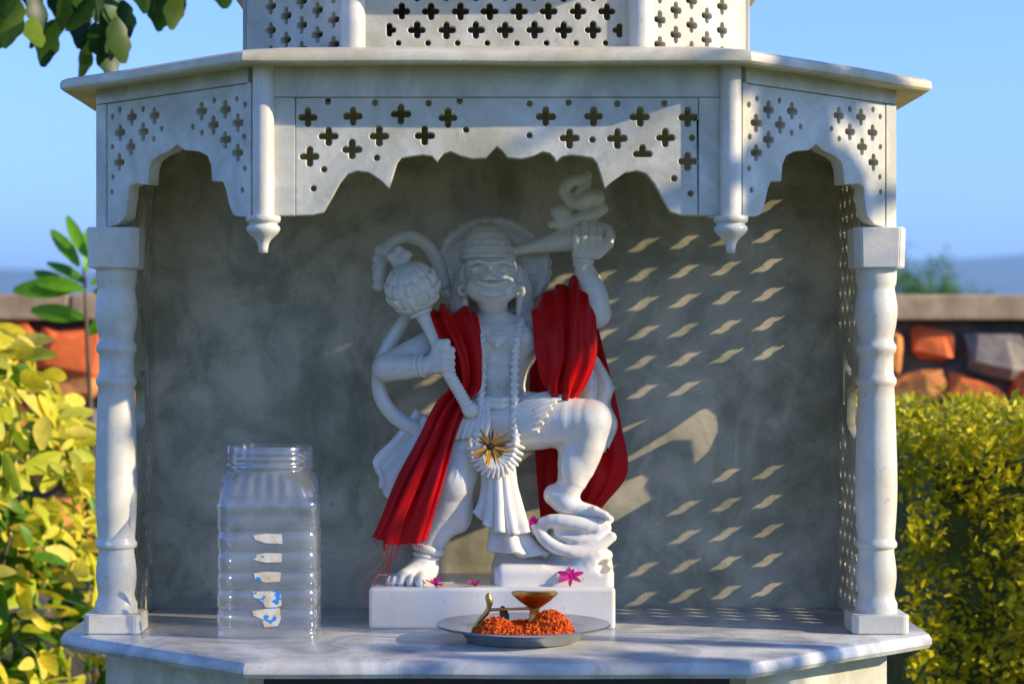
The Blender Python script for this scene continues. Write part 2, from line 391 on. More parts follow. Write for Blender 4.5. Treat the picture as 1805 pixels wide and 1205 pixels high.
# front arch
zt_in = EYE + (CY - 172) * sc_at(0)
half = [(521, 380), (552, 379), (570, 373), (586, 345), (599, 322), (613, 306), (629, 301), (650, 304), (671, 318), (686, 333), (692, 311), (700, 287), (708, 278), (727, 275), (745, 273), (761, 275),
        (771, 286), (775, 278), (783, 270), (795, 267), (812, 275), (833, 280), (857, 278), (866, 267), (876, 258)]
arch = [px_front(*p) for p in half]; arch = [(u - px_front(876, 0)[0], v) for u, v in arch]
arch = arch + [(-u, v) for u, v in arch[-2::-1]]
JW = -arch[0][0]
outer = arch + [(JW, zt_in), (-JW, zt_in)]
fc = z4([(235, 478), (535, 470), (853, 455), (1166, 480), (372, 603), (708, 603), (1010, 600), (247, 738), (528, 692)]) + z5([(260, 398), (528, 396), (788, 400), (1054, 402), (392, 518), (660, 520), (928, 516), (1054, 648)])
fd = z4([(368, 375), (682, 382), (1037, 384), (1243, 370), (1285, 560), (692, 747), (342, 823), (272, 950)]) + z5([(170, 325), (388, 320), (660, 327), (923, 325), (168, 503), (520, 527), (1078, 517), (977, 743), (1070, 828)])
holes = [cross_poly(px_front(*p), 0.027, 0.0088) for p in fc] + [dot_poly(px_front(*p), 0.0082) for p in fd]
holes.append(cross_poly(px_front(*z5([(800, 607)])[0]), 0.027, 0.0088, (0, 1, 2)))
obj('arch_panel', fix_normals(map_mesh(pierced(outer, holes, 0.018), front_map(0.0015))), M_PANEL, shrine)
zb_arch = arch[0][1]
G = 0.0007
obj('lintel', box_mesh((X0 - HW, 0, zt_in + G), (X0 + HW, 0.022, ZT + 0.004), 0.001), M_PANEL, shrine)
for s in (-1, 1):
    a, b = sorted((X0 + s * (JW + G), X0 + s * HW)); obj('jamb', box_mesh((a, 0, zb_arch), (b, 0.022, zt_in), 0.001), M_PANEL, shrine)
# angled arches
la = z3([(300, 960), (360, 945), (400, 900), (415, 800), (420, 740), (450, 722), (525, 730), (530, 650), (545, 600), (580, 570), (640, 545), (680, 510), (720, 540), (800, 548), (845, 570), (865, 620),
         (872, 710), (930, 712), (945, 750), (965, 840), (985, 890), (1010, 902), (1085, 902)])
la = [px_left(*p) for p in la]
ue, ui = la[0][0], la[-1][0]; zl_in = EYE + (CY - 165) * sc_at(0.12)
lo_ = la + [(ui, zl_in), (ue, zl_in)]
lc = z3([(434, 360), (556, 352), (370, 445), (495, 440), (428, 523), (365, 607), (813, 328), (942, 320), (1010, 392), (878, 403), (942, 483), (1010, 555)])
ld = z3([(368, 320), (328, 358), (495, 317), (596, 424), (553, 479), (327, 523), (330, 687), (325, 768), (882, 270), (1005, 260), (1050, 293), (765, 413), (815, 446), (1045, 468), (1048, 640), (1035, 757)])
UEND = XE - HW
for mp in (left_map(HW, 0.0), right_map(HW, 0.0)):
    holes = [cross_poly(px_left(*p), 0.0245, 0.0085) for p in lc] + [dot_poly(px_left(*p), 0.0078) for p in ld]
    obj('arch_panel', fix_normals(map_mesh(pierced(lo_, holes, 0.018), lambda u, v, w, mp=mp: mp(u, v, w + 0.0015))), M_PANEL, shrine)
    uo = UEND / S2
    def bx(u0, u1, v0, v1, nm):
        me = box_mesh((u0, v0, 0), (u1, v1, 0.022), 0.001); obj(nm, fix_normals(map_mesh(me, mp)), M_PANEL, shrine)
    bx(0.012, uo, zl_in + G, ZT + 0.004, 'lintel'); bx(ue + G, uo, la[0][1], zl_in, 'jamb'); bx(0.012, ui - G, la[-1][1], zl_in, 'jamb')
# side beams above the columns, running back
ZSB = ZT - 0.045
for s in (-1, 1):
    a, b = sorted((X0 + s * 0.535, X0 + s * (XE - 0.004))); obj('side_beam', box_mesh((a, YE + 0.030, ZSB), (b, YB - 0.002, ZT + 0.003), 0.002), M_PANEL, shrine)
# back wall, side panels with piercings
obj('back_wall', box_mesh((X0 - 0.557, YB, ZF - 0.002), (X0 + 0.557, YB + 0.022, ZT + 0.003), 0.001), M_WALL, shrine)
y0s, y1s = 0.271, YB - 0.0015
sh = []
for i in range(9):                                     # quincunx of small crosses above and below a cusped opening
    yy = 0.325 + i * 0.0205
    for k in range(6):
        z = 1.497 + k * 0.046 + (0.023 if i % 2 else 0)
        if z < 1.765: sh.append(cross_poly((yy, z), 0.0205, 0.0092))
    for k in range(6):
        z = 1.080 + k * 0.046 + (0.023 if i % 2 else 0)
        if z < 1.265 or (yy > 0.43 and z < 1.335): sh.append(cross_poly((yy, z), 0.0205, 0.0092))
def wall_to_panel(px, py):                              # a lit patch on the back wall traced along the sunlight to the side panel
    p = P(px, py, YB); d = X0 + 0.536 - p.x; return (YB - d * -SUN.y / SUN.x, p.z + d * SUN.z / SUN.x)
for poly in ([(1000, 850), (1099, 801), (1166, 760), (1219, 723), (1242, 717), (1262, 734), (1264, 760), (1248, 795), (1213, 827), (1208, 795), (1204, 775), (1184, 775), (1102, 816), (1000, 865)],
             [(1040, 772), (1094, 749), (1160, 728), (1102, 760), (1040, 790)],
             [(1126, 833), (1140, 845), (1133, 860), (1148, 880), (1085, 917), (900, 1010), (765, 1045), (765, 960), (900, 905), (1000, 880)]): sh.append([wall_to_panel(*p) for p in poly])
for s in (-1, 1):
    me = pierced([(y0s, ZF + 0.0005), (y1s, ZF + 0.0005), (y1s, ZSB + 0.003), (y0s, ZSB + 0.003)], sh, 0.014, 0.0008)
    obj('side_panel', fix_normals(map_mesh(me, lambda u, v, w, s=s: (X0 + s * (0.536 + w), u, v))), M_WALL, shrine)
# octagonal slabs
def octagon(d, hw=HW - 0.012, xe=XE, yb=YB + 0.03, dfront=None, ye=YE):
    df = d if dfront is None else dfront
    k = d * math.tan(math.radians(22.5)); 
    return [(-hw - k, -df), (hw + k, -df), (xe + d, ye - 0.414 * d), (xe + d, yb + d), (-xe - d, yb + d), (-xe - d, ye - 0.414 * d)]
def slab(loops, m, nm, parent, bumpy=0.0012, capb=True):
    """loops: list of (outline, z) from the bottom up"""
    bm = bmesh.new(); rings = []
    for pts, z in loops:
        ring = []
        for i in range(len(pts)):
            a, b = Vector(pts[i]), Vector(pts[(i + 1) % len(pts)]); n = max(2, int((b - a).length / 0.03))
            for j in range(n):
                q = a + (b - a) * (j / n); ring.append((q.x, q.y, z))
        rings.append(ring)
    cnt = len(rings[0])
    for r in rings:
        if len(r) != cnt: raise ValueError('ring sizes %d %d' % (len(r), cnt))
    vs = [[bm.verts.new((X0 + q[0] + bumpy * noise.noise(Vector(q) * 9), q[1] + bumpy * noise.noise(Vector(q) * 8 + Vector((3, 1, 0))), q[2] + bumpy * 0.7 * noise.noise(Vector(q) * 6 + Vector((7, 1, 2))))) for q in r] for r in rings]
    for a, b in zip(vs[:-1], vs[1:]):
        for j in range(cnt): bm.faces.new((a[j], a[(j + 1) % cnt], b[(j + 1) % cnt], b[j]))
    bm.faces.new(vs[0][::-1]); bm.faces.new(vs[-1])
    bmesh.ops.recalc_face_normals(bm, faces=bm.faces); me = bm_mesh(bm); smooth_by_angle(me, 32); return obj(nm, me, m, parent)
def scale_loop(base, ins):
    """inset an outline towards its middle by a distance, keeping the point counts"""
    out = []; n = len(base)
    for i in range(n):
        p0, p1, p2 = Vector(base[i - 1]), Vector(base[i]), Vector(base[(i + 1) % n])
        d1 = (p1 - p0).normalized(); d2 = (p2 - p1).normalized(); n1 = Vector((-d1.y, d1.x)); n2 = Vector((-d2.y, d2.x)); b = (n1 + n2).normalized()
        out.append(tuple(p1 + b * (ins / max(0.3, b.dot(n1)))))
    return out
def slab_rings(base, specs):
    """re-divide every ring with the divisions of the base"""
    return [(scale_loop(base, ins), z) for ins, z in specs]
def slab_fixed(base, specs, m, nm, parent, bumpy=0.0012, div=0.03):
    n = len(base); cnts = [max(2, int((Vector(base[(i + 1) % n]) - Vector(base[i])).length / div)) for i in range(n)]
    bm = bmesh.new(); vs = []
    for ins, z in specs:
        L = scale_loop(base, ins); row = []
        for i in range(n):
            a, b = Vector(L[i]), Vector(L[(i + 1) % n])
            for j in range(cnts[i]):
                q = a + (b - a) * (j / cnts[i]); q3 = Vector((q.x, q.y, z))
                row.append(bm.verts.new((X0 + q.x + bumpy * noise.noise(q3 * 9), q.y + bumpy * noise.noise(q3 * 8 + Vector((3, 1, 0))), z + bumpy * noise.noise(Vector((q.x, q.y, 0)) * 6 + Vector((7, 1, 2))))))
        vs.append(row)
    c = len(vs[0])
    for a, b in zip(vs[:-1], vs[1:]):
        for j in range(c): bm.faces.new((a[j], a[(j + 1) % c], b[(j + 1) % c], b[j]))
    bm.faces.new(vs[0][::-1]); bm.faces.new(vs[-1])
    bmesh.ops.recalc_face_normals(bm, faces=bm.faces); me = bm_mesh(bm); smooth_by_angle(me, 32); return obj(nm, me, m, parent)
OUT = octagon(0.048, dfront=0.058)
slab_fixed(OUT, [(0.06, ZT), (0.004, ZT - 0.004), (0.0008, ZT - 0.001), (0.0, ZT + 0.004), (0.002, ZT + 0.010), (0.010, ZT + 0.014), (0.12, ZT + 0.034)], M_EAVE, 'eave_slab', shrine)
FL = octagon(0.047, dfront=0.05)
slab_fixed(FL, [(0.02, ZF - 0.024), (0.004, ZF - 0.023), (0.0, ZF - 0.017), (0.0, ZF - 0.010), (0.004, ZF - 0.003), (0.012, ZF)], M_SLAB, 'floor_slab', shrine, 0.0009)
# columns and pendants
def col_profile():
    rows = [(1079, 37.5), (1071, 37), (1062, 37), (1054, 33), (1046, 31.5), (1035, 33.5), (1018, 35.5), (1000, 35), (985, 33), (972, 31), (966, 31.5), (964, 35.5), (960, 36.5), (955, 36), (951, 33), (945, 32.5), (920, 34.5), (880, 36.7), (855, 37), (820, 36.5), (780, 35.5), (740, 34), (700, 32.5), (682, 31.5), (678, 34), (674, 35.6), (668, 35.5), (664, 33), (658, 30.5), (635, 30), (624, 30.5), (620, 34), (614, 35.4), (608, 35), (604, 31.5), (598, 30), (590, 31), (575, 34.5), (555, 37), (540, 37.2), (525, 35), (512, 32.5), (506, 32.5), (500, 35), (488, 36), (476, 36), (470, 36)]
    s = sc_at(0.245); z0 = EYE + (CY - 1122) * s
    return [(w * s, EYE + (CY - y) * s) for y, w in rows]
for s in (-1, 1):
    c = (X0 + s * 0.547, 0.247); prof = [(r, z) for r, z in col_profile()]
    me = lathe_mesh([(r * 1.0, z) for r, z in prof], 40, (c[0], c[1], 0)); 
    col = obj('column', me, M_COL, shrine); smooth_by_angle(me, 50)
    zb = prof[0][1]; zc_ = prof[-1][1]
    def blk(h0, h1, z0, z1, nm, chf):
        bm = bmesh.new(); bmesh.ops.create_cube(bm, size=1)
        for v in bm.verts:
            h = h0 if v.co.z < 0 else h1; v.co = Vector((c[0] + math.copysign(h, v.co.x), c[1] + math.copysign(h, v.co.y), z0 if v.co.z < 0 else z1))
        ve = [e for e in bm.edges if abs(e.verts[0].co.z - e.verts[1].co.z) > 0.01]
        bmesh.ops.bevel(bm, geom=ve, offset=chf, segments=1, affect='EDGES')
        bmesh.ops.bevel(bm, geom=[e for e in bm.edges], offset=0.0016, segments=2, affect='EDGES')
        me = bm_mesh(bm); smooth_by_angle(me, 40); obj(nm, me, M_COL, col)
    blk(0.0405, 0.0405, ZF + 0.0005, zb + 0.001, 'base_block', 0.007); blk(0.036, 0.0375, zc_ - 0.003, la[0][1] - 0.001, 'capital_block', 0.010)
    # pendant post at the corner of the front face
    x = X0 + s * 0.3085; y = -0.004; sc = sc_at(0)
    me = lathe_mesh([(0.0143, EYE + (CY - 381) * sc), (0.0143, ZT + 0.002)], 28, (x, y, 0), cap=True); smooth_by_angle(me)
    po = obj('pendant_post', me, M_COL, shrine)
    pr = [(446, 6), (445, 8), (438, 8.5), (430, 10), (424, 13), (418, 19), (411, 26.5), (405, 30), (400, 29), (396.5, 25), (394, 25), (392, 29.5), (386, 31), (381.5, 30), (380.5, 19)]
    me = lathe_mesh([(w * sc, EYE + (CY - q) * sc) for q, w in pr], 32, (x, y, 0)); smooth_by_angle(me, 60); obj('finial', me, M_COL, po)
# upper storey
ZU = ZT + 0.032; HU = 0.200; YU = 0.085
zu1 = EYE + (CY + 10) * sc_at(YU)
uh = []
for k, yy in ((0, 20), (1, 53), (1, -13), (0, -46)):
    x0 = 708 if k % 2 == 0 else 735
    for i in range(8 if k % 2 == 0 else 7): uh.append(cross_poly(px_front(x0 + i * 51.7, yy, YU), 0.0245, 0.0088))
    if k % 2 == 1:
        for sx in (686, 1092): uh.append(cross_poly(px_front(sx, yy, YU), 0.020, 0.008, (1, 3, 0) if sx < 800 else (1, 3, 2)))
for i in range(8): uh.append(dot_poly(px_front(702 + i * 52.2, 76, YU), 0.0078))
zu1 = px_front(0, -75, YU)[1]
obj('upper_jali_panel', fix_normals(map_mesh(pierced([(-0.181, ZU - 0.012), (0.181, ZU - 0.012), (0.181, zu1), (-0.181, zu1)], uh, 0.016), front_map(YU))), M_PANEL, shrine)
for mp in (left_map(HU, YU), right_map(HU, YU)):
    hs = []
    for i in range(5):
        for k in range(6):
            hs.append(cross_poly((0.035 + i * 0.034, ZU + 0.012 + k * 0.034 + (0.017 if i % 2 else 0)), 0.024, 0.0085))
    ul = 0.145 / S2 + 0.02
    obj('upper_jali_panel', fix_normals(map_mesh(pierced([(0.012, ZU - 0.014), (ul, ZU - 0.014), (ul, zu1), (0.012, zu1)], hs, 0.016), mp)), M_PANEL, shrine)
for s in (-1, 1):
    me = lathe_mesh([(0.0175, ZU - 0.014), (0.0175, zu1)], 28, (X0 + s * 0.196, YU + 0.004, 0)); smooth_by_angle(me); obj('upper_post', me, M_COL, shrine)
    a, b = sorted((X0 + s * 0.352, X0 + s * 0.366)); obj('upper_side_panel', box_mesh((a, YU + 0.17, ZU - 0.015), (b, YU + 0.5, zu1), 0.002), M_PANEL, shrine)
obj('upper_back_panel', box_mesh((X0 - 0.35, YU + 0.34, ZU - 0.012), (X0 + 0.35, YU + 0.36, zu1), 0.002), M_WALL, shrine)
UO = [(-HU - 0.03, YU - 0.06), (HU + 0.03, YU - 0.06), (0.40, YU + 0.13), (0.40, YU + 0.55), (-0.40, YU + 0.55), (-0.40, YU + 0.13)]
slab_fixed(UO, [(0.05, zu1 - 0.004), (0.004, zu1 - 0.002), (0, zu1 + 0.006), (0.01, zu1 + 0.016), (0.1, zu1 + 0.03)], M_PANEL, 'upper_eave_slab', shrine)
me = lathe_mesh([(0.26 * math.cos(t) * (1 + 0.12 * math.sin(2 * t)), zu1 + 0.02 + 0.28 * math.sin(t)) for t in np.linspace(0, 1.5, 16)] + [(0.012, zu1 + 0.40)], 40, (X0, YU + 0.30, 0)); smooth_by_angle(me, 50)
obj('dome', me, M_PANEL, shrine)
# plinth under the floor slab: open niche in front, angled and side walls
BI = 0.028
for mp in (left_map(HW, BI), right_map(HW, BI)):
    me = box_mesh((0.018, 0.0, 0), ((UEND - 0.01) / S2, ZF - 0.0225, 0.03), 0.002); obj('base_wall', fix_normals(map_mesh(me, mp)), M_PANEL, shrine)
for s in (-1, 1):
    a, b = sorted((X0 + s * 0.535, X0 + s * 0.567)); obj('base_wall', box_mesh((a, YE + 0.045, 0), (b, YB + 0.03, ZF - 0.0225), 0.002), M_PANEL, shrine)
obj('base_wall', box_mesh((X0 - 0.534, YB - 0.005, 0), (X0 + 0.534, YB + 0.028, ZF - 0.0225), 0.002), M_PANEL, shrine)
M_NICHE_SHADE = simple('niche_shade_colour', (0.014, 0.018, 0.026), 0.55, 0, 0.3, 20)
obj('niche_shade_panel', box_mesh((X0 - 0.315, 0.060, 0.125), (X0 + 0.315, 0.075, ZF - 0.024), 0.003), M_NICHE_SHADE, shrine)  # panel added inside the niche, its near-black colour standing in for the shade
obj('niche_floor', box_mesh((X0 - 0.30, 0.03, 0), (X0 + 0.30, YB - 0.006, 0.12), 0.003), M_PANEL, shrine)
# ------------------------------------------------------------------ the statue (carved as implicit solids)
SP = 0.000845
statue = empty('marble_statue', (P(867, 1110, 0.36).x, 0.36, ZF))
tag(statue, 'white marble statue of a crowned monkey-faced figure with mace, one foot raised on rock', 'statue')
def q(px, py, Y, r): return (tuple(P(px, py, Y)), r * SP)
def R_(*a): return tuple(v * SP for v in a)
H = 0.0012
def field(x0, x1, y0, y1, Y0, Y1, h=H):
    a = P(x0, y1, Y0); b = P(x1, y0, Y0); c = P(x0, y1, Y1); d = P(x1, y0, Y1)
    return Field((min(a.x, c.x), Y0, min(a.z, c.z)), (max(b.x, d.x), Y1, max(b.z, d.z)), h)
# --- body: head, torso, arms, hands, legs, feet
B = field(635, 1105, 385, 1050, 0.255, 0.445, 0.0011)
B.ell(P(880, 612, 0.368), R_(70, 46, 58)); B.ell(P(878, 672, 0.366), R_(49, 41, 52), 0.02); B.ell(P(874, 738, 0.366), R_(62, 48, 40), 0.02)
for cx in (848, 913): B.ell(P(cx, 600, 0.338), R_(33, 17, 29), 0.012)
for cx in (862, 892):
    for cy, rr in ((640, 13), (662, 13)): B.ell(P(cx, cy, 0.336), R_(15, 9, rr), 0.008)
B.chain([q(877, 618, 0.322, 2), q(877, 672, 0.321, 2)], 0.005, 's')
B.ell(P(876, 684, 0.327), R_(4, 9, 4), 0.003, 's')
B.chain([q(872, 575, 0.372, 30), q(868, 530, 0.366, 25)], 0.014)
B.chain([q(838, 582, 0.37, 30), q(790, 598, 0.366, 31), q(735, 622, 0.356, 28), q(682, 647, 0.345, 23)], 0.012, n=8)
B.chain([q(682, 648, 0.344, 23), q(715, 647, 0.328, 22), q(748, 645, 0.313, 17), q(772, 640, 0.304, 17)], 0.008, n=7)
B.ell(P(671, 650, 0.346), R_(12, 12, 13), 0.01)
# fist round the handle
B.ell(P(776, 632, 0.303), R_(19, 15, 26), 0.008)
for i in range(4): B.chain([q(768, 614 + i * 12, 0.295, 7.5), q(783, 612 + i * 12, 0.286, 7.5), q(796, 617 + i * 12, 0.293, 7)], 0.0022)
B.chain([q(770, 618, 0.296, 8), q(776, 605, 0.290, 7.5), q(788, 603, 0.287, 6.5)], 0.003)
# raised arm
B.chain([q(918, 585, 0.37, 30), q(960, 580, 0.367, 32), q(1005, 565, 0.358, 30), q(1048, 553, 0.35, 25)], 0.012, n=8)
B.chain([q(1049, 552, 0.35, 25), q(1047, 525, 0.347, 26), q(1037, 495, 0.345, 22), q(1028, 468, 0.345, 17), q(1028, 448, 0.345, 17)], 0.008, n=9)
B.ell(P(1062, 553, 0.351), R_(11, 14, 12), 0.012)
B.box(P(1036, 432, 0.345), R_(26, 12, 24), 0.009, 0.01)
for i, (a, b, c) in enumerate(((1016, 1015, 403), (1029, 1029, 396), (1042, 1043, 397), (1054, 1056, 403))):
    B.chain([q(a, 435, 0.336, 8), q((a + b) / 2, 418, 0.331, 7.6), q(b, c, 0.337, 6.5)], 0.0025)
B.chain([q(1054, 445, 0.338, 11), q(1072, 430, 0.335, 10), q(1074, 412, 0.338, 8)], 0.005)
# standing leg
B.chain([q(832, 752, 0.366, 52), q(814, 800, 0.350, 46), q(799, 845, 0.338, 37)], 0.02, n=6)
B.chain([q(799, 846, 0.338, 36), q(790, 885, 0.348, 37), q(776, 925, 0.350, 30), q(757, 965, 0.345, 22), q(748, 995, 0.342, 21)], 0.010, n=9)
B.ell(P(801, 850, 0.316), R_(21, 13, 25), 0.010); B.ell(P(813, 900, 0.352), R_(20, 25, 38), 0.015)
B.chain([q(752, 1005, 0.348, 22), q(730, 1012, 0.322, 21), q(714, 1020, 0.306, 18)], 0.012)
for i, (a, b, rr) in enumerate(((744, 742, 9.5), (728, 725, 8.2), (714, 709, 7.6), (702, 696, 7), (692, 686, 6.2))):
    B.chain([q(a, 1016, 0.306 + i * 0.003, rr), q(b, 1021, 0.287 + i * 0.004, rr), q(b - 2, 1027, 0.279 + i * 0.004, rr * 0.85)], 0.003)
# raised leg
B.chain([q(895, 748, 0.362, 50), q(950, 744, 0.345, 47), q(1000, 742, 0.328, 43), q(1038, 741, 0.316, 36)], 0.02, n=7)
B.chain([q(1042, 742, 0.315, 34), q(1034, 780, 0.320, 33), q(1018, 822, 0.329, 31), q(1003, 862, 0.328, 22), q(998, 882, 0.327, 20)], 0.010, n=9)
B.ell(P(1056, 736, 0.304), R_(16, 16, 22), 0.012); B.ell(P(1010, 805, 0.338), R_(24, 24, 40), 0.016); B.ell(P(1012, 812, 0.312), R_(23, 15, 40), 0.004, rot=Euler((0, 0.2, 0)).to_matrix())
B.chain([q(978, 872, 0.332, 20), q(995, 888, 0.328, 18), q(1020, 897, 0.322, 15), q(1048, 903, 0.316, 12)], 0.010)
for i in range(4): B.chain([q(1036 + i * 4, 899, 0.323 - i * 0.006, 7), q(1058 + i * 3, 904 + i, 0.321 - i * 0.007, 6.5), q(1064 + i * 3, 909 + i, 0.320 - i * 0.007, 5.5)], 0.003)
# head
B.ell(P(866, 478, 0.366), R_(48, 46, 54), 0.01)
B.ell(P(867, 515, 0.340), R_(37, 26, 25), 0.014)           # muzzle
for cx in (838, 896): B.ell(P(cx, 508, 0.338), R_(17, 14, 16), 0.012)
B.ell(P(868, 540, 0.348), R_(24, 20, 14), 0.010)           # chin
B.chain([q(864, 464, 0.326, 4), q(863, 478, 0.319, 5), q(863, 487, 0.312, 6.5)], 0.006)
for cx in (856, 871): B.ell(P(cx, 490, 0.314), R_(5, 5, 4.2), 0.003)
for cx, sg in ((842, -1), (887, 1)):
    B.ell(P(cx, 477, 0.328), R_(13, 8, 8), 0.004, 's'); B.ell(P(cx, 477, 0.3355), R_(10.5, 6.5, 6.5), 0.001)
    B.chain([q(cx - 12, 476, 0.333, 1.5), q(cx, 470.5, 0.3285, 1.8), q(cx + 12, 476, 0.333, 1.5)], 0.0012, n=5); B.chain([q(cx - 11, 480, 0.333, 1.2), q(cx, 484, 0.3295, 1.4), q(cx + 11, 480, 0.333, 1.2)], 0.0012, n=5)
    B.chain([q(cx - sg * 15, 463.5, 0.3235, 3.2), q(cx, 460, 0.3235, 4.0), q(cx + sg * 16, 466, 0.333, 3)], 0.006)
B.chain([q(838, 500, 0.325, 1.5), q(850, 508, 0.319, 2.1), q(867, 511, 0.3150, 2.3), q(885, 508, 0.319, 2.1), q(897, 499, 0.325, 1.5)], 0.0022, 's', n=9)
for sg in (-1, 1): B.chain([q(865 + sg * 13, 487, 0.322, 1.4), q(865 + sg * 22, 494, 0.3215, 1.8), q(866 + sg * 34, 496, 0.3275, 1.6)], 0.002, 's', n=5)
B.chain([q(842, 497, 0.322, 4), q(856, 502, 0.316, 4.5), q(866, 503, 0.314, 4.5), q(878, 502, 0.316, 4.5), q(892, 497, 0.322, 4)], 0.005, n=7)
B.chain([q(848, 516, 0.3205, 3.4), q(867, 519.5, 0.3178, 4.2), q(887, 516, 0.3205, 3.4)], 0.005, n=5)
for cx in (817, 914):
    B.ell(P(cx, 487, 0.368), R_(9, 8, 20), 0.005); B.ring(P(cx, 512, 0.355), (0, 1, 0), 8 * SP, 5 * SP, 0.003)
for cx, sg in ((826, -1), (910, 1)):                            # hair falling to the shoulders
    for i in range(4): B.chain([q(cx + sg * (i * 4), 478, 0.372 + i * 0.003, 8), q(cx + sg * (6 + i * 5), 515, 0.362 + i * 0.004, 8), q(cx + sg * (6 + i * 7), 548, 0.36 + i * 0.004, 7)], 0.003, n=5)
body = obj('figure', B.mesh(), M_STAT, statue)
# --- loincloth with carved pleats
L = field(775, 1035, 675, 810, 0.285, 0.435)
L.ell(P(873, 738, 0.366), R_(66, 51, 36), 0.01); L.chain([q(880, 742, 0.362, 54), q(925, 742, 0.352, 53), q(952, 742, 0.344, 50)], 0.012)
for i in range(9):                                           # pleats fanning from the waist over the thigh
    f = i / 8; pl = []
    for g in np.linspace(0, 1, 6):
        cx = 905 + (105 - 62 * f) * g; Yc = np.interp(cx, (905, 950, 1000, 1015), (0.361, 0.345, 0.328, 0.324)); r = np.interp(cx, (905, 950, 1000, 1015), (60, 58, 48, 45))
        th = math.radians((70 + 45 * f) * (1 - g) + (-4 + 112 * f) * g); pl.append(q(cx, 742 - r * math.cos(th), Yc - r * SP * math.sin(th), 5.4 - 1.6 * g))
    L.chain(pl, 0.0022, n=12)
for i in range(7): L.chain([q(828 + i * 5, 708, 0.322 - i * 0.001, 4.5), q(806 + i * 9, 742, 0.313 - i * 0.001, 5.5), q(795 + i * 10, 772 - i, 0.311 - i * 0.001, 4.5)], 0.003, n=5)
for yy in (703, 714): L.chain([q(826, yy - 2, 0.352, 5), q(850, yy, 0.325, 6), q(878, yy + 2, 0.318, 6), q(905, yy, 0.324, 6), q(930, yy - 4, 0.35, 5)], 0.003, n=10)
obj('loincloth', L.mesh(), M_STAT, statue)
# --- garland : two strands of leaves meeting in a loop, and the collar
gp = catmull([tuple(P(*a)) for a in ((838, 566, 0.340), (848, 600, 0.318), (851, 640, 0.320), (848, 690, 0.318), (844, 740, 0.310), (840, 785, 0.306), (852, 815, 0.304), (873, 825, 0.303), (896, 814, 0.304), (908, 783, 0.306), (908, 740, 0.310), (907, 690, 0.318), (908, 640, 0.320), (912, 600, 0.318), (920, 566, 0.340))], 110)
A = field(815, 945, 540, 850, 0.285, 0.38, 0.0011)
for i in range(len(gp) - 1):
    low = 38 < i < 72; c = Vector(gp[i]); t = Vector(gp[i + 1] - gp[i]).normalized(); sd = t.cross(Vector((0, -1, 0))).normalized(); w = 15 if low else 6
    A.cone(gp[i], gp[i + 1], (7 if low else 5.5) * SP, (7 if low else 5.5) * SP, 0.002)
    for s in (-1, 1):
        a = c + Vector((0, -0.003, 0)); b = c + sd * (s * w * SP) - t * 0.003 + Vector((0, -0.003, 0)); A.cone(a + Vector((0, -0.003 if low else 0, 0)), b, (4.2 if low else 3.2) * SP, (3 if low else 2.6) * SP, 0.0006 if low else 0.0016) if i % 2 == 0 else None
for i in range(30):                                                       # collar of leaf beads
    th = math.pi * (0.03 + 0.94 * i / 29)
    for rx, rz, Y, rr in ((46, 34, 0.321, 4.2), (38, 25, 0.326, 3.4), (31, 16, 0.333, 3.0)):
        c = P(876 - rx * math.cos(th), 562 + rz * math.sin(th), Y + 0.022 * abs(math.cos(th)) ** 1.5); d = P(876 - (rx + 6) * math.cos(th), 562 + (rz + 8) * math.sin(th), Y + 0.001 + 0.022 * abs(math.cos(th)) ** 1.5)
        A.cone(c, d, rr * SP, rr * 0.75 * SP, 0.0012)
A.ell(P(876, 607, 0.322), R_(7, 6, 8), 0.001)
obj('garland', A.mesh(), M_STAT, statue)
# --- bangles and anklet
J = field(660, 800, 585, 680, 0.275, 0.345)
for t in (0, 1): J.ring(P(747 - t * 9, 645, 0.314 + t * 0.004), (0.8, -0.45, 0.1), 16.5 * SP, 4.2 * SP)
obj('bangle', J.mesh(), M_STAT, statue)
J = field(990, 1070, 445, 490, 0.31, 0.38)
for t in (0, 1): J.ring(P(1028, 468 - t * 8, 0.345), (0.1, 0.05, 1), 15.5 * SP, 4 * SP)
obj('bangle', J.mesh(), M_STAT, statue)
J = field(705, 800, 940, 995, 0.3, 0.39)
J.ring(P(755, 968, 0.345), (0.25, 0.1, 1), 22.5 * SP, 7 * SP); J.ring(P(751, 980, 0.344), (0.25, 0.1, 1), 21 * SP, 4 * SP)
obj('anklet', J.mesh(), M_STAT, statue)
# --- crown and halo
cr = [(457, 44), (455, 47), (451, 47.5), (448, 45), (446, 44.5), (443, 45.5), (437, 44.5), (432, 42), (430, 40.5), (428, 41), (423, 38.5), (418, 36), (416, 34), (414, 34.5), (410, 31), (406, 27), (404, 24.5), (402, 24.5), (398, 19), (394, 13), (392, 9), (390, 9), (387, 6), (384, 1)]
cpos = P(862, 0, 0.366); s_ = sc_at(0.366)
cpr = catmull(cr, 130)
def crown_mod(i, a):
    y = cpr[i][0]; row = int((460 - y) / 6.5); f = (460 - y) / 6.5 - row
    return 1 + (0.055 * abs(math.sin(10 * a + (math.pi / 2 if row % 2 else 0))) * math.sin(math.pi * f) if 388 < y < 446 else 0) + (0.02 * abs(math.sin(20 * a)) if y >= 446 else 0)
me = lathe_mesh([(w * s_, EYE + (CY - y) * s_) for y, w in cpr], 128, (cpos.x, cpos.y, 0), mod=crown_mod)
zc0 = EYE + (CY - 458) * s_
for v in me.vertices: v.co.x -= (v.co.z - zc0) * 0.10
smooth(me); obj('crown', me, M_STAT, statue)
hv = []; hc = P(868, 472, 0.405)
me = bpy.data.meshes.new('halo'); seg = 120; prof = [(0.0, -0.004), (0.5, -0.004), (0.62, -0.007), (0.68, -0.003), (0.80, -0.003), (0.86, -0.008), (0.93, -0.008), (1.0, -0.002), (1.0, 0.008), (0.0, 0.008)]
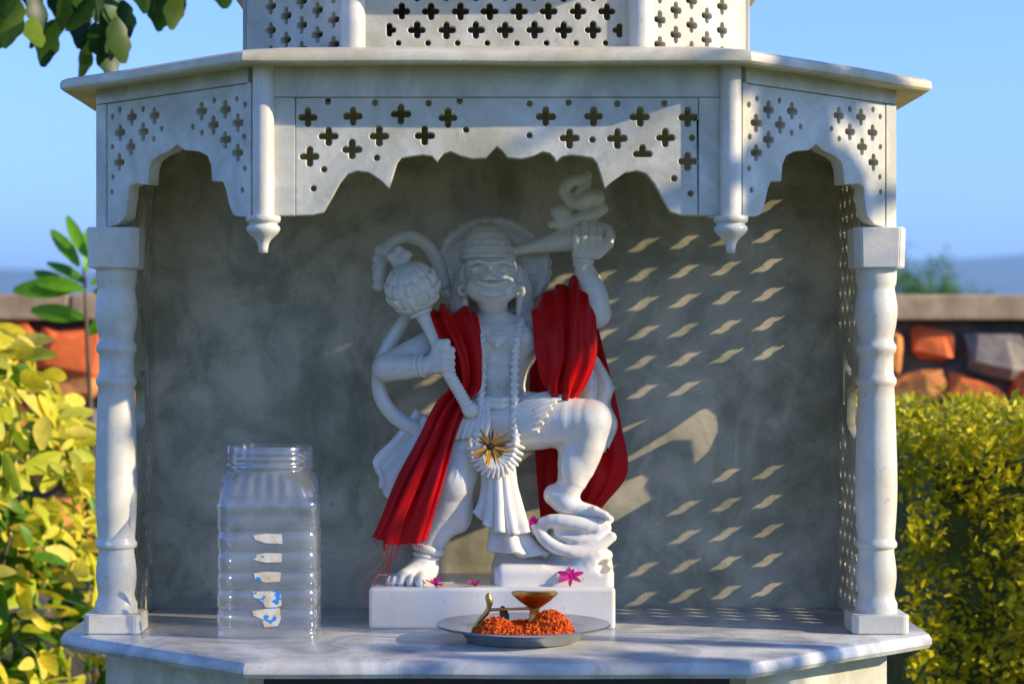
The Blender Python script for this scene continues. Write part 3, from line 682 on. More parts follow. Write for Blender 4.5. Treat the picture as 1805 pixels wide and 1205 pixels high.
for i, (rr, dy) in enumerate(prof):
    for j in range(seg):
        a = 2 * math.pi * j / seg; k = 104 * SP * rr * (1 + (0.035 * abs(math.sin(14 * a)) if rr > 0.9 else 0)); d2 = dy - (0.0025 * abs(math.cos(20 * a)) if 0.64 < rr < 0.84 else 0)
        hv.append((hc.x + k * math.cos(a), hc.y + d2, hc.z + 0.86 * k * math.sin(a)))
me.from_pydata(hv, [], [(i * seg + j, i * seg + (j + 1) % seg, (i + 1) * seg + (j + 1) % seg, (i + 1) * seg + j) for i in range(len(prof) - 1) for j in range(seg)]); fix_normals(me); smooth_by_angle(me, 40)
obj('halo', me, M_STAT, statue)
# --- mace
mace = obj('mace', None or (lambda F: (F.chain([q(742, 548, 0.318, 15), q(752, 570, 0.313, 11), q(770, 610, 0.303, 9), q(786, 645, 0.294, 9)], 0.004, n=8),
    [F.ell(P(787 + t * 3.4, 652 + t * 5.9, 0.292 + 0.0005 * t), R_(11.5, 11.5, 5.6), 0.0004, rot=Euler((0, -0.5, 0)).to_matrix()) for t in range(0, 12, 1)],
    F.ell(P(828, 722, 0.300), R_(14, 14, 14), 0.003), F.ring(P(742, 552, 0.318), (0.4, 0, -1), 17 * SP, 4 * SP, 0.002), F.mesh())[-1])(field(715, 855, 535, 745, 0.26, 0.345)), M_STAT, statue)
mc = P(727, 508, 0.320)
def mace_mod(i, a):
    t = i / 119; row = int(t * 6); f = t * 6 - row; w = abs(math.sin(5 * a + (math.pi / 2 if row % 2 else 0)))
    petal = max(0, w - 0.9 * (1 - math.sin(math.pi * (0.15 + 0.7 * f)))); return 0.93 + 0.17 * min(1, petal * 1.6) * (0.5 + 0.5 * f) - 0.06 * math.exp(-((w - 1) / 0.04) ** 2)
me = lathe_mesh([(max(0.0006, 47 * SP * math.sin(t)), -47 * SP * math.cos(t)) for t in np.linspace(0.05, math.pi - 0.05, 120)], 160, (0, 0, 0), mod=mace_mod)
rotm = Euler((0.25, -0.42, 0.3)).to_matrix(); map_mesh(me, lambda x, y, z: tuple(np.array(rotm) @ np.array([x, y, z]) + np.array(mc)[:, None])); smooth(me)
obj('mace_head', me, M_STAT, mace)
F_ = field(660, 760, 425, 490, 0.295, 0.355)
for a, b, r1 in ((706, 462, 17), (693, 452, 13), (715, 449, 12), (703, 440, 9)): F_.ell(P(a, b, 0.325), R_(r1, r1, r1 * 0.8), 0.004)
obj('mace_finial', F_.mesh(), M_STAT, mace)
# --- tail arching over the mace, with its tuft
T = field(640, 795, 395, 525, 0.335, 0.425)
T.chain([q(782, 500, 0.400, 12), q(772, 462, 0.395, 12.5), q(748, 428, 0.388, 12.5), q(714, 417, 0.382, 12), q(686, 432, 0.376, 12), q(674, 462, 0.372, 13), q(670, 485, 0.370, 12)], 0.004, n=22)
for i, (a, b) in enumerate(((664, 440), (661, 456), (660, 472), (661, 488), (664, 503))): T.ell(P(a + 6, b, 0.370), R_(11, 9, 10), 0.004)
T.ell(P(668, 503, 0.37), R_(12, 9, 9), 0.004)
obj('tail', T.mesh(), M_STAT, statue)
# --- rock held aloft
K = field(895, 1100, 295, 460, 0.305, 0.405)
K.chain([q(908, 443, 0.362, 8), q(945, 434, 0.36, 12), q(990, 424, 0.358, 20), q(1030, 415, 0.358, 27), q(1060, 416, 0.358, 25)], 0.006, n=10)
K.chain([q(972, 396, 0.352, 7), q(1005, 391, 0.348, 11), q(1040, 380, 0.346, 13), q(1062, 368, 0.35, 11)], 0.006, n=8)
for a, b, rx, rz, rt in ((988, 374, 20, 15, 0.2), (1033, 352, 34, 17, -0.35), (1052, 350, 15, 13, 0)):
    K.ell(P(a, b, 0.352), R_(rx, 22, rz), 0.005, rot=Euler((0, rt, 0)).to_matrix())
K.chain([q(1008, 356, 0.35, 12), q(994, 336, 0.348, 11), q(1006, 320, 0.346, 11), q(1034, 313, 0.348, 9), q(1036, 306, 0.348, 6)], 0.003, n=10); K.chain([q(1018, 340, 0.345, 6), q(1034, 325, 0.35, 9)], 0.003)
for a, b in ((1048, 352), (1000, 362), (1018, 338), (984, 386)): K.ell(P(a, b, 0.328), R_(7, 9, 5), 0.006, 's')
obj('held_rock', K.mesh(), M_STAT, statue)
# --- scarf carved in marble: loops and flying ends
S = field(645, 765, 550, 775, 0.345, 0.40)
S.chain([q(728, 545, 0.375, 11), q(703, 580, 0.375, 13), q(682, 615, 0.375, 13), q(668, 655, 0.374, 13), q(672, 700, 0.374, 13.5), q(698, 735, 0.374, 14), q(742, 760, 0.375, 14)], 0.004, n=18)
obj('scarf_loop', S.mesh(), M_STAT, statue)
def rows(*rs): return [[tuple(P(*c)) for c in r] for r in rs]
me, _ = drape_mesh(rows([(735, 722, 0.382), (752, 735, 0.376), (770, 745, 0.380)], [(700, 772, 0.38), (730, 790, 0.368), (758, 800, 0.376)], [(660, 812, 0.376), (705, 835, 0.362), (745, 845, 0.372)], [(670, 838, 0.37), (700, 860, 0.362), (735, 875, 0.37)], [(668, 858, 0.37), (695, 885, 0.362), (728, 900, 0.37)]),
                   40, 50, 0.009, lambda u, v: 0.005 * np.sin(u * 15 + v * 3)); obj('scarf_end', me, M_STAT, statue)
me, _ = drape_mesh(rows([(1008, 625, 0.385), (1035, 630, 0.375), (1052, 632, 0.375)], [(1000, 680, 0.380), (1045, 675, 0.366), (1082, 680, 0.370)], [(1005, 722, 0.375), (1045, 722, 0.362), (1076, 712, 0.368)], [(1012, 755, 0.372), (1050, 758, 0.362), (1086, 748, 0.366)], [(1025, 790, 0.372), (1050, 798, 0.364), (1070, 788, 0.368)]),
                   40, 50, 0.009, lambda u, v: 0.005 * np.sin(u * 17 + v * 2)); obj('scarf_end', me, M_STAT, statue)
me, _ = drape_mesh(rows([(848, 800, 0.335), (862, 802, 0.318), (876, 804, 0.314), (892, 802, 0.318), (906, 800, 0.335)], [(855, 850, 0.335), (868, 852, 0.316), (880, 853, 0.310), (894, 852, 0.316), (908, 848, 0.335)],
                        [(850, 885, 0.335), (866, 895, 0.314), (882, 900, 0.307), (902, 898, 0.314), (918, 890, 0.335)], [(838, 905, 0.330), (860, 926, 0.312), (884, 938, 0.304), (912, 942, 0.310), (932, 938, 0.330)]),
                   64, 44, 0.010, lambda u, v: (0.0025 + 0.0045 * v) * np.sin(u * 30)); obj('hanging_sash', me, M_STAT, statue)
me, _ = drape_mesh(rows([(872, 925, 0.345), (898, 930, 0.322), (925, 935, 0.338)], [(868, 952, 0.340), (902, 958, 0.314), (938, 958, 0.330)], [(866, 972, 0.336), (908, 976, 0.308), (966, 982, 0.322)]),
                   44, 30, 0.012, lambda u, v: 0.004 * np.sin(u * 14 + 1)); obj('sash_end', me, M_STAT, statue)
# --- rock under the raised foot and the block it all stands on
Q = field(855, 1100, 885, 1060, 0.26, 0.47, 0.0016)
Q.ell(P(975, 1040, 0.37), R_(104, 85, 62), 0.01); Q.ell(P(920, 1000, 0.372), R_(52, 55, 60), 0.02); Q.box(P(974, 1030, 0.366), R_(104, 96, 44), 0.014, 0.012)
Q.ell(P(1010, 950, 0.372), R_(62, 62, 42), 0.02); Q.ell(P(1012, 948, 0.338), R_(52, 34, 30), 0.015); Q.ell(P(1035, 985, 0.335), R_(42, 36, 28), 0.015)
Q.chain([q(945, 925, 0.325, 9), q(975, 918, 0.315, 13), q(1012, 922, 0.310, 14), q(1048, 925, 0.310, 13), q(1074, 915, 0.314, 8)], 0.010, n=10)
Q.chain([q(946, 930, 0.322, 10), q(965, 955, 0.308, 11), q(1000, 972, 0.300, 12), q(1042, 968, 0.304, 13), q(1078, 946, 0.308, 9)], 0.009, n=12)
Q.chain([q(985, 935, 0.315, 9), q(1010, 950, 0.305, 10), q(1045, 950, 0.304, 9), q(1072, 930, 0.31, 6)], 0.004, n=8)
Q.chain([q(1005, 1003, 0.305, 10), q(1030, 1000, 0.298, 14), q(1052, 988, 0.300, 15), q(1070, 978, 0.31, 10)], 0.006, n=8)
Q.ell(P(1000, 940, 0.300), R_(22, 14, 6), 0.006, 's'); Q.ell(P(1062, 1000, 0.298), R_(11, 14, 13), 0.008, 's'); Q.ell(P(985, 990, 0.292), R_(20, 14, 9), 0.01, 's')
obj('rock', Q.mesh(), M_STAT, statue)
W = field(640, 1095, 1010, 1120, 0.255, 0.475, 0.002)
a = P(650, 1111, 0.263); b = P(1085, 1035, 0.263); W.lo[2] = ZF - 0.004
W.box(((a.x + b.x) / 2, 0.365, (ZF + b.z) / 2), ((b.x - a.x) / 2, 0.102, (b.z - ZF) / 2), 0.005)
W.cone(P(650, 1118, 0.26), P(650, 1104, 0.26), 0.006, 0.0, 0.006, 's')
obj('plinth_block', W.mesh(), M_STAT, statue)
# ------------------------------------------------------------------ red shawl over the statue's shoulders
shawl = empty('red_shawl', tuple(P(870, 600, 0.38)))
tag(shawl, 'red fringed cloth shawl draped over both shoulders of the marble statue', 'shawl')
def fold(ridges, amp=0.0085, ph=0.0):
    """soft uneven folds: ridges (u at top, u at bottom, width, height)"""
    def fn(u, v):
        d = 0.0012 * np.sin(v * 19 + u * 6 + ph) * np.sin(v * 7 + 1 + ph) + 0.0009 * np.sin(u * 31 + v * 9 + ph)
        for a, b, w, h in ridges:
            c = a + (b - a) * v + 0.03 * np.sin(v * 8 + a * 9 + ph); d = d + amp * h * np.exp(-((u - c) / w) ** 2)
        return d
    return fn
me, GL = drape_mesh(rows([(778, 572, 0.402), (802, 556, 0.405), (830, 560, 0.402)], [(752, 556, 0.338), (790, 545, 0.330), (840, 560, 0.335)], [(760, 585, 0.318), (806, 585, 0.308), (848, 600, 0.318)], [(787, 628, 0.316), (822, 630, 0.303), (848, 642, 0.312)],
                         [(800, 668, 0.318), (825, 676, 0.306), (846, 680, 0.315)], [(790, 690, 0.320), (812, 700, 0.309), (832, 698, 0.315)], [(768, 715, 0.318), (790, 730, 0.303), (818, 728, 0.308)], [(735, 778, 0.312), (768, 786, 0.294), (800, 775, 0.298)],
                         [(700, 845, 0.306), (738, 858, 0.289), (780, 850, 0.296)], [(672, 912, 0.300), (712, 924, 0.286), (762, 915, 0.292)], [(657, 946, 0.298), (702, 960, 0.285), (752, 951, 0.291)]),
                    54, 150, 0.002, fold([(0.1, 0.12, .09, .7), (0.42, 0.33, .06, 1.1), (0.62, 0.55, .07, -.8), (0.75, 0.78, .08, 1.2), (0.95, 0.95, .05, .6), (0.25, 0.2, .04, -.6)]), hem=lambda u: 0.25 * RNG.uniform(-1, 1, len(u))); dl = obj('drape', me, M_RED, shawl)
me, GR = drape_mesh(rows([(948, 560, 0.405), (1000, 530, 0.405), (1040, 548, 0.400)], [(938, 548, 0.338), (1003, 497, 0.345), (1043, 528, 0.345)], [(940, 590, 0.320), (1000, 558, 0.306), (1052, 575, 0.322)], [(946, 632, 0.312), (1000, 630, 0.296), (1050, 635, 0.318)],
                         [(955, 672, 0.312), (990, 676, 0.302), (1030, 682, 0.325)], [(966, 693, 0.322), (988, 702, 0.312), (1012, 710, 0.335)]),
                    54, 90, 0.002, fold([(0.2, 0.3, .08, .9), (0.45, 0.5, .05, -.8), (0.55, 0.62, .07, 1.1), (0.85, 0.8, .06, .8), (0.35, 0.42, .03, .5)], 0.0085, .8)); dr = obj('drape', me, M_RED, shawl)
me, GB = drape_mesh(rows([(935, 640, 0.412), (1000, 600, 0.412), (1050, 560, 0.400)], [(934, 700, 0.42), (1005, 690, 0.418), (1076, 662, 0.405)], [(942, 780, 0.42), (1010, 780, 0.418), (1095, 748, 0.405)], [(947, 850, 0.42), (1010, 850, 0.416), (1106, 832, 0.402)], [(953, 913, 0.418), (1005, 914, 0.414), (1062, 893, 0.402)]),
                    54, 90, 0.002, fold([(0.15, 0.12, .06, .8), (0.4, 0.35, .05, 1), (0.66, 0.7, .06, 1), (0.85, 0.88, .05, .9)], 0.007, 2.), hem=lambda u: 0.3 * RNG.uniform(-1, 1, len(u))); db = obj('drape', me, M_RED, shawl)
tms = []
for k in range(26):                                     # loose threads at the hem
    j = int(RNG.integers(0, GL.shape[1])); long = k < 7
    if long: j = int(RNG.integers(14, 30))
    a = GL[-1, j]; ln = RNG.uniform(0.035, 0.085) if long else RNG.uniform(0.005, 0.012); sw = -RNG.uniform(0.1, 0.75) * ln if long else RNG.uniform(-.2, .2) * ln
    tms.append(tube_mesh([a, a + np.array((sw * .2 + RNG.uniform(-.002, .002), -.001, -ln * .4)), a + np.array((sw * .6, 0.002 * RNG.uniform(-1, 1), -ln * .75)), a + np.array((sw, .001, -ln))], 0.0005, 5, 8))
for k in range(9):
    j = int(RNG.integers(20, GB.shape[1])); a = GB[-1, j]; ln = RNG.uniform(0.006, 0.02); tms.append(tube_mesh([a, a + np.array((.004, 0, -ln * .6)), a + np.array((RNG.uniform(-.004, .01), 0, -ln))], 0.0005, 5, 6))
fr = obj('fringe', join_meshes(tms), M_RED, shawl, sm=True); tag(fr, kind='stuff')

# ------------------------------------------------------------------ flowers
def petal_mesh(L, w, curl, fold_=0.25, n=7):
    V = []; F = []
    for i in range(n):
        t = i / (n - 1); ww = w * math.sin(math.pi * (0.06 + 0.9 * t)) ** 0.7 * 0.5; z = curl * L * t * t
        V += [(-ww, L * t, z + fold_ * ww), (0, L * t, z), (ww, L * t, z + fold_ * ww)]
    for i in range(n - 1):
        a = i * 3; F += [(a, a + 1, a + 4, a + 3), (a + 1, a + 2, a + 5, a + 4)]
    me = bpy.data.meshes.new('petal'); me.from_pydata(V, [], F); me.update(); smooth(me); return me
def flower(name, label, cat, pos, normal, npet, L, w, m, group=None, curl=(0.1, 0.4), centre=None, seed=1, cr=0.006, jit=0.35):
    rnd = random.Random(seed); root = empty(name, pos); tag(root, label, cat, group)
    rot = Vector(normal).to_track_quat('Z', 'Y').to_matrix().to_4x4(); pm = [petal_mesh(1, w / L, rnd.uniform(*curl)) for _ in range(3)]
    for p in pm: p.materials.append(m)
    for i in range(npet):
        o = bpy.data.objects.new('petal', pm[i % 3]); place(o, pos, root); s = L * rnd.uniform(1 - jit, 1 + jit * 0.4)
        o.rotation_euler = (rot @ Matrix.Rotation(2 * math.pi * i / npet + rnd.uniform(-.2, .2), 4, 'Z') @ Matrix.Rotation(rnd.uniform(-.05, .45), 4, 'X')).to_euler(); o.scale = (s, s, s)
    if centre:
        bm = bmesh.new(); bmesh.ops.create_icosphere(bm, subdivisions=3, radius=cr)
        for v in bm.verts: v.co += v.co.normalized() * noise.noise(v.co * 900) * 0.0016; v.co.z *= 0.7
        me = bm_mesh(bm); o = obj('flower_centre', me, centre, root, pos); o.rotation_euler = rot.to_euler()
    return root
fp = P(865, 787, 0.293)
fl = flower('yellow_flower', 'spiky dried yellow flower pinned on the statue\'s garland', 'flower', fp, (0.05, -1, 0.12), 14, 0.031, 0.0040, M_GOLD, centre=M_DARK, seed=4, cr=0.0062, curl=(0.0, 0.25))
pm = petal_mesh(1, 0.10, 0.05); pm.materials.append(M_DARK)
for i in range(12):
    o = bpy.data.objects.new('sepal', pm); place(o, fp + Vector((0, 0.001, 0)), fl); s = 0.026 * random.uniform(.7, 1.15)
    o.rotation_euler = (Vector((0.05, -1, .12)).to_track_quat('Z', 'Y').to_matrix().to_4x4() @ Matrix.Rotation(2 * math.pi * (i + .5) / 12 + random.uniform(-.2, .2), 4, 'Z') @ Matrix.Rotation(random.uniform(0, .3), 4, 'X')).to_euler(); o.scale = (s, s, s)
zp = P(650, 1035, 0.263).z
def on_plinth(px, Y): p = P(px, 1030, Y); return Vector((p.x, Y, zp + 0.003))
flower('pink_blossom', 'magenta blossom lying on the plinth beside the statue\'s standing foot', 'flower', on_plinth(769, 0.276), (0.1, -0.3, 1), 9, 0.017, 0.006, M_PINK, centre=M_PINK, seed=11, cr=0.003, curl=(-.1, .3))
flower('pink_blossom', 'small magenta blossom on the plinth between standing foot and carved rock', 'flower', on_plinth(838, 0.276), (-.1, -.3, 1), 8, 0.014, 0.005, M_PINK, centre=M_PINK, seed=12, cr=0.003, curl=(-.1, .4))
flower('pink_blossom', 'magenta blossom tucked beside the hanging sash on the carved rock', 'flower', P(938, 920, 0.302), (0, -1, 0.5), 9, 0.0095, 0.005, M_PINK, centre=M_PINK, seed=13, cr=0.003, curl=(0, .5))
flower('pink_blossom', 'wide open magenta blossom drooping from the carved rock over the plinth', 'flower', P(1006, 1016, 0.277), (0, -0.8, 0.6), 6, 0.021, 0.0085, M_PINK, centre=M_PINK, seed=14, cr=0.003, curl=(-.5, -.1))

# ------------------------------------------------------------------ plate with lamp and orange offering
pc = Vector((P(922, 1115, 0.145).x, 0.142, ZF))
plate = obj('steel_plate', lathe_mesh([(0.001, 0.001), (0.074, 0.001), (0.079, 0.003), (0.087, 0.014), (0.092, 0.0165), (0.116, 0.0205), (0.1205, 0.0225), (0.1215, 0.0238), (0.1205, 0.0248), (0.116, 0.0228), (0.092, 0.0185), (0.086, 0.0165), (0.078, 0.0052), (0.073, 0.0035), (0.001, 0.003)], 96, (0, 0, 0)), M_STEEL, None, pc)
smooth_by_angle(plate.data, 60)
tag(plate, 'round steel plate with wide rim holding the brass lamp', 'plate')
lb = Vector((P(942, 1100, 0.145).x, 0.140, ZF + 0.004))
lamp = empty('brass_lamp', lb); tag(lamp, 'small brass oil lamp with bowl, stem and hooked side handle', 'oil lamp')
zr = P(0, 1046, 0.14).z - lb.z
me = lathe_mesh([(0.0045, zr - 0.0205), (0.008, zr - 0.019), (0.015, zr - 0.014), (0.023, zr - 0.008), (0.029, zr - 0.002), (0.0318, zr), (0.0322, zr + 0.0012), (0.0310, zr + 0.001), (0.027, zr - 0.0015), (0.020, zr - 0.008), (0.010, zr - 0.0135), (0.001, zr - 0.015)], 48, (0, 0, 0))
for v in me.vertices: v.co.z += 0.0012 * math.sin(3 * math.atan2(v.co.y, v.co.x)) * (v.co.xy.length / 0.03)
smooth_by_angle(me, 60); obj('bowl', me, M_BRASS, lamp, lb)
me = lathe_mesh([(0.015, 0.0), (0.0145, 0.003), (0.0095, 0.012), (0.0072, zr - 0.030), (0.0060, zr - 0.024), (0.0068, zr - 0.0225), (0.0068, zr - 0.020)], 32, (0, 0, 0), mod=lambda i, a: 1 + 0.06 * math.cos(8 * a)); smooth_by_angle(me, 60); obj('stem', me, M_BRASS, lamp, lb)
def LPt(px, py, Y=0.138): return np.array(P(px, py, Y))
obj('arm', tube_mesh([LPt(942, 1071), LPt(905, 1072.5), LPt(863, 1074)], [0.0024, 0.0019, 0.0024], 12, 10), M_BRASS, lamp, sm=True)
obj('hook_handle', tube_mesh([LPt(862.5, 1045), LPt(861, 1051), LPt(863, 1060), LPt(861.5, 1070), LPt(857, 1080), LPt(846, 1092), LPt(837, 1106), LPt(832, 1117, 0.128), LPt(823, 1121, 0.122)], [0.0015, 0.0046, 0.0048, 0.0034, 0.0036, 0.0032, 0.003, 0.003, 0.002], 14, 44, flat=0.8), M_BRASS, lamp, sm=True)
# heap
def heap():
    V = []; F = []; n = 0
    lumps = [(-0.040, -0.012, 0.028, 0.030), (-0.012, -0.02, 0.016, 0.030), (0.035, -0.004, 0.036, 0.032), (0.012, -0.018, 0.020, 0.026), (0.050, -0.006, 0.018, 0.018), (-0.052, -0.008, 0.018, 0.016), (0.0, 0.02, 0.02, 0.04)]
    def hgt(x, y): return 0.0 if math.hypot(x + 0.002, y - 0.006) > 0.071 else max(0.0, max(h * max(0, 1 - ((x - a) ** 2 + (y - b) ** 2) / (r * 1.25) ** 2) for a, b, h, r in lumps))
    g = 70
    for i in range(g):
        for j in range(g):
            x = -0.085 + 0.17 * i / (g - 1); y = -0.07 + 0.14 * j / (g - 1); h = hgt(x, y); V.append((x, y, h + 0.0005 + (0.004 * noise.noise(Vector((x, y, 3)) * 160) if h > 0.002 else -0.003)))
    for i in range(g - 1):
        for j in range(g - 1):
            if max(hgt(V[k][0], V[k][1]) for k in (i * g + j, i * g + j + 1, i * g + g + j, i * g + g + j + 1)) > 0.0015: F.append((i * g + j, i * g + g + j, i * g + g + j + 1, i * g + j + 1))
    rnd = random.Random(5); c = 0
    while c < 3800:
        x = rnd.uniform(-0.083, 0.083); y = rnd.uniform(-0.06, 0.06); h = hgt(x, y)
        if h < 0.0015: continue
        s = rnd.uniform(0.0014, 0.0038); p = Vector((x, y, h + rnd.uniform(-0.001, 0.003))); e = Euler([rnd.uniform(0, 6.3) for _ in range(3)]).to_matrix(); b = len(V)
        for d in ((1, 0, 0), (-1, 0, 0), (0, 1, 0), (0, -1, 0), (0, 0, .5), (0, 0, -.5)): V.append(p + e @ (Vector(d) * s * rnd.uniform(.6, 1.3)))
        for t in ((0, 2, 4), (2, 1, 4), (1, 3, 4), (3, 0, 4), (2, 0, 5), (1, 2, 5), (3, 1, 5), (0, 3, 5)): F.append(tuple(b + k for k in t))
        c += 1
    me = bpy.data.meshes.new('heap'); me.from_pydata(V, [], F); me.update(); return me
hp = obj('orange_offering', heap(), M_ORANGE, None, pc + Vector((0.002, -0.006, 0.0045)))
tag(hp, 'heap of crumbled bright orange petals on the steel plate', 'offering', kind='stuff')
gl = obj('green_leaf', petal_mesh(0.026, 0.013, 0.25, 0.5, 9), M_DGREEN, None, P(893, 1100, 0.15)); gl.rotation_euler = (math.radians(75), math.radians(-14), 0.1)
tag(gl, 'small dark green leaf stuck in the orange petals', 'leaf')

# ------------------------------------------------------------------ plastic jar
def jar_mat():
    m, n, l, b = mat('clear_plastic'); g = N(n, 'ShaderNodeNewGeometry')
    lw = N(n, 'ShaderNodeLayerWeight'); lw.inputs[0].default_value = 0.35
    tr = N(n, 'ShaderNodeBsdfTransparent'); tr.inputs[0].default_value = (0.93, 0.94, 0.95, 1)
    gl_ = N(n, 'ShaderNodeBsdfGlossy'); gl_.inputs['Roughness'].default_value = 0.12; gl_.inputs[0].default_value = (0.9, 0.93, 1, 1)
    df = N(n, 'ShaderNodeBsdfDiffuse'); df.inputs[0].default_value = (0.72, 0.74, 0.74, 1)
    t, r = noise_ramp(n, l, 22, [(0.35, (0.07,) * 3), (0.75, (0.20,) * 3)], coord=g.outputs['Position'])
    m1 = N(n, 'ShaderNodeMixShader'); l.new(r.outputs[0], m1.inputs[0]); l.new(tr.outputs[0], m1.inputs[1]); l.new(df.outputs[0], m1.inputs[2])
    mr = N(n, 'ShaderNodeMapRange'); mr.inputs[3].default_value = 0.05; mr.inputs[4].default_value = 0.55; l.new(lw.outputs['Facing'], mr.inputs[0])
    pw = N(n, 'ShaderNodeMath', operation='POWER'); pw.inputs[1].default_value = 1.6; l.new(mr.outputs[0], pw.inputs[0])
    m2 = N(n, 'ShaderNodeMixShader'); l.new(mr.outputs[0], m2.inputs[0]); l.new(m1.outputs[0], m2.inputs[1]); l.new(gl_.outputs[0], m2.inputs[2])
    l.new(m2.outputs[0], n['Material Output'].inputs[0]); return m
M_JAR = jar_mat()
JY = 0.232; jb = Vector((P(476, 1120, JY).x, JY, ZF + 0.0005)); js = sc_at(JY)
def jz(py): return EYE + (CY - py) * js - jb.z
def jar_ring(z, hw, sq, amp=0.0, nf=26, seg=104):
    out = []
    for j in range(seg):
        a = 2 * math.pi * j / seg + math.pi / 4; c, s = math.cos(a), math.sin(a); e = 2 + 5 * sq
        r = hw / ((abs(c) ** e + abs(s) ** e) ** (1 / e)); r *= 1 + amp * math.cos(nf * a); out.append((r * c, r * s, z))
    return out
def jar_mesh():
    pr = [(1124, 66, 1, 0), (1123.5, 84, 1, 0), (1120, 88, 1, 0)]
    for yb in (1100, 1065, 1030, 1000, 965, 930):
        pr += [(yb + 9, 88.5, 1, 0), (yb + 4, 87.8, 1, 0), (yb, 86.2, 1, 0), (yb - 4, 87.8, 1, 0), (yb - 9, 88.5, 1, 0)]
    pr += [(908, 88, 1, 0), (890, 89, 1, 0), (884, 91, .9, 0), (878, 88, .8, .002), (868, 87, .6, .012), (852, 85, .4, .022), (838, 81, .2, .022), (828, 77, 0, .006), (824, 76, 0, 0), (822, 79.5, 0, 0), (818, 79.5, 0, 0), (816, 76.5, 0, 0), (809, 76.5, 0, 0), (807, 78.5, 0, 0), (805, 76.5, 0, 0), (799, 76.5, 0, 0), (797, 78.5, 0, 0), (795, 76.5, 0, 0), (787, 76.5, 0, 0), (785, 75.5, 0, 0)]
    seg = 104; V = []
    for y, w, sq, am in pr: V += jar_ring(jz(y), w * js, sq, am)
    n = len(pr)
    F = [(i * seg + j, i * seg + (j + 1) % seg, (i + 1) * seg + (j + 1) % seg, (i + 1) * seg + j) for i in range(n - 1) for j in range(seg)]; F.append(tuple(range(seg))[::-1])
    me = bpy.data.meshes.new('jar'); me.from_pydata(V, [], F); me.update(); smooth(me); return me
jar = obj('plastic_jar', jar_mesh(), M_JAR, None, jb); jar.rotation_euler = (0, 0, math.radians(2))
tag(jar, 'empty clear plastic jar with ribbed sides and torn label scraps', 'jar')
def label_mat(blue):
    m, n, l, b = mat('label_scrap'); g = N(n, 'ShaderNodeNewGeometry')
    t, r = noise_ramp(n, l, 55, [(0.40, (0.62, 0.50, 0.28)), (0.60, (0.72, 0.68, 0.56))], coord=g.outputs['Position'])
    t2, r2 = noise_ramp(n, l, 70, [(blue, (0, 0, 0)), (blue + 0.02, (1, 1, 1))], detail=2, coord=g.outputs['Position'])
    c = mixc(n, l, r.outputs[0], (0.02, 0.25, 0.65), r2.outputs[0]); l.new(c, b.inputs['Base Color']); b.inputs['Roughness'].default_value = 0.6; return m
LM = [label_mat(0.68), label_mat(0.60), label_mat(0.52)]
for pts, m in (([(447, 943), (470, 940), (497, 941), (497, 958), (472, 957), (449, 951)], 0), ([(446, 978), (468, 974), (497, 975), (496, 990), (470, 991), (448, 986)], 0), ([(446, 1010), (468, 1007), (496, 1008), (495, 1024), (470, 1026), (449, 1020)], 1),
               ([(445, 1042), (495, 1041), (496, 1066), (488, 1070), (470, 1070), (462, 1060), (448, 1052)], 2), ([(445, 1076), (470, 1072), (494, 1071), (494, 1090), (489, 1102), (468, 1105), (462, 1090), (447, 1084)], 1)):
    yf = JY - 89.5 * js - 0.0006; V = [P(x + 1.5 * random.uniform(-1, 1), y, yf) for x, y in pts]; n = len(V); V += [v + Vector((0, 0.0003, 0)) for v in V]
    me = bpy.data.meshes.new('label'); me.from_pydata(V, [], [tuple(range(n)), tuple(range(2 * n - 1, n - 1, -1))] + [(i, i + n, (i + 1) % n + n, (i + 1) % n) for i in range(n)]); fix_normals(me)
    o = bpy.data.objects.new('label_scrap', me); me.materials.append(LM[m]); o.parent = jar; o.matrix_parent_inverse = (Matrix.Translation(jb) @ Matrix.Rotation(math.radians(2), 4, 'Z')).inverted(); COL.objects.link(o)
# ------------------------------------------------------------------ background
def leaf_mesh(L, w, curl=0.15, fold_=0.2, n=5, tip=0.9, lobes=0):
    V = []; F = []
    for i in range(n):
        t = i / (n - 1); ww = w / 2 * math.sin(math.pi * min(1, 0.04 + tip * t)) ** 0.8
        if lobes: ww *= 0.75 + 0.35 * abs(math.sin(lobes * math.pi * t))
        z = -curl * L * t * t; V += [(-ww, L * t, z + fold_ * ww), (0, L * t, z), (ww, L * t, z + fold_ * ww)]
    for i in range(n - 1): a = i * 3; F += [(a, a + 1, a + 4, a + 3), (a + 1, a + 2, a + 5, a + 4)]
    me = bpy.data.meshes.new('leaf'); me.from_pydata(V, [], F); me.update(); smooth(me); return me
def leaf_rot(rnd, droop=0.0, spread=1.0):
    return Euler((rnd.uniform(-0.9, 0.9) * spread - droop, rnd.uniform(-0.6, 0.6), rnd.uniform(0, 6.283)))
def bake(leaves, mesh):
    """many leaves as one mesh: [(pos, euler, scale)]"""
    n = len(mesh.vertices); c = np.empty(n * 3); mesh.vertices.foreach_get('co', c); c = c.reshape(-1, 3)
    f = np.array([p.vertices[:] for p in mesh.polygons]); V = []; F = []
    for k, (p, e, s) in enumerate(leaves):
        V.append(c @ np.array(e.to_matrix()).T * s + np.array(p)); F.append(f + k * n)
    me = fast_mesh('foliage', np.vstack(V), np.vstack(F)); smooth(me); return me
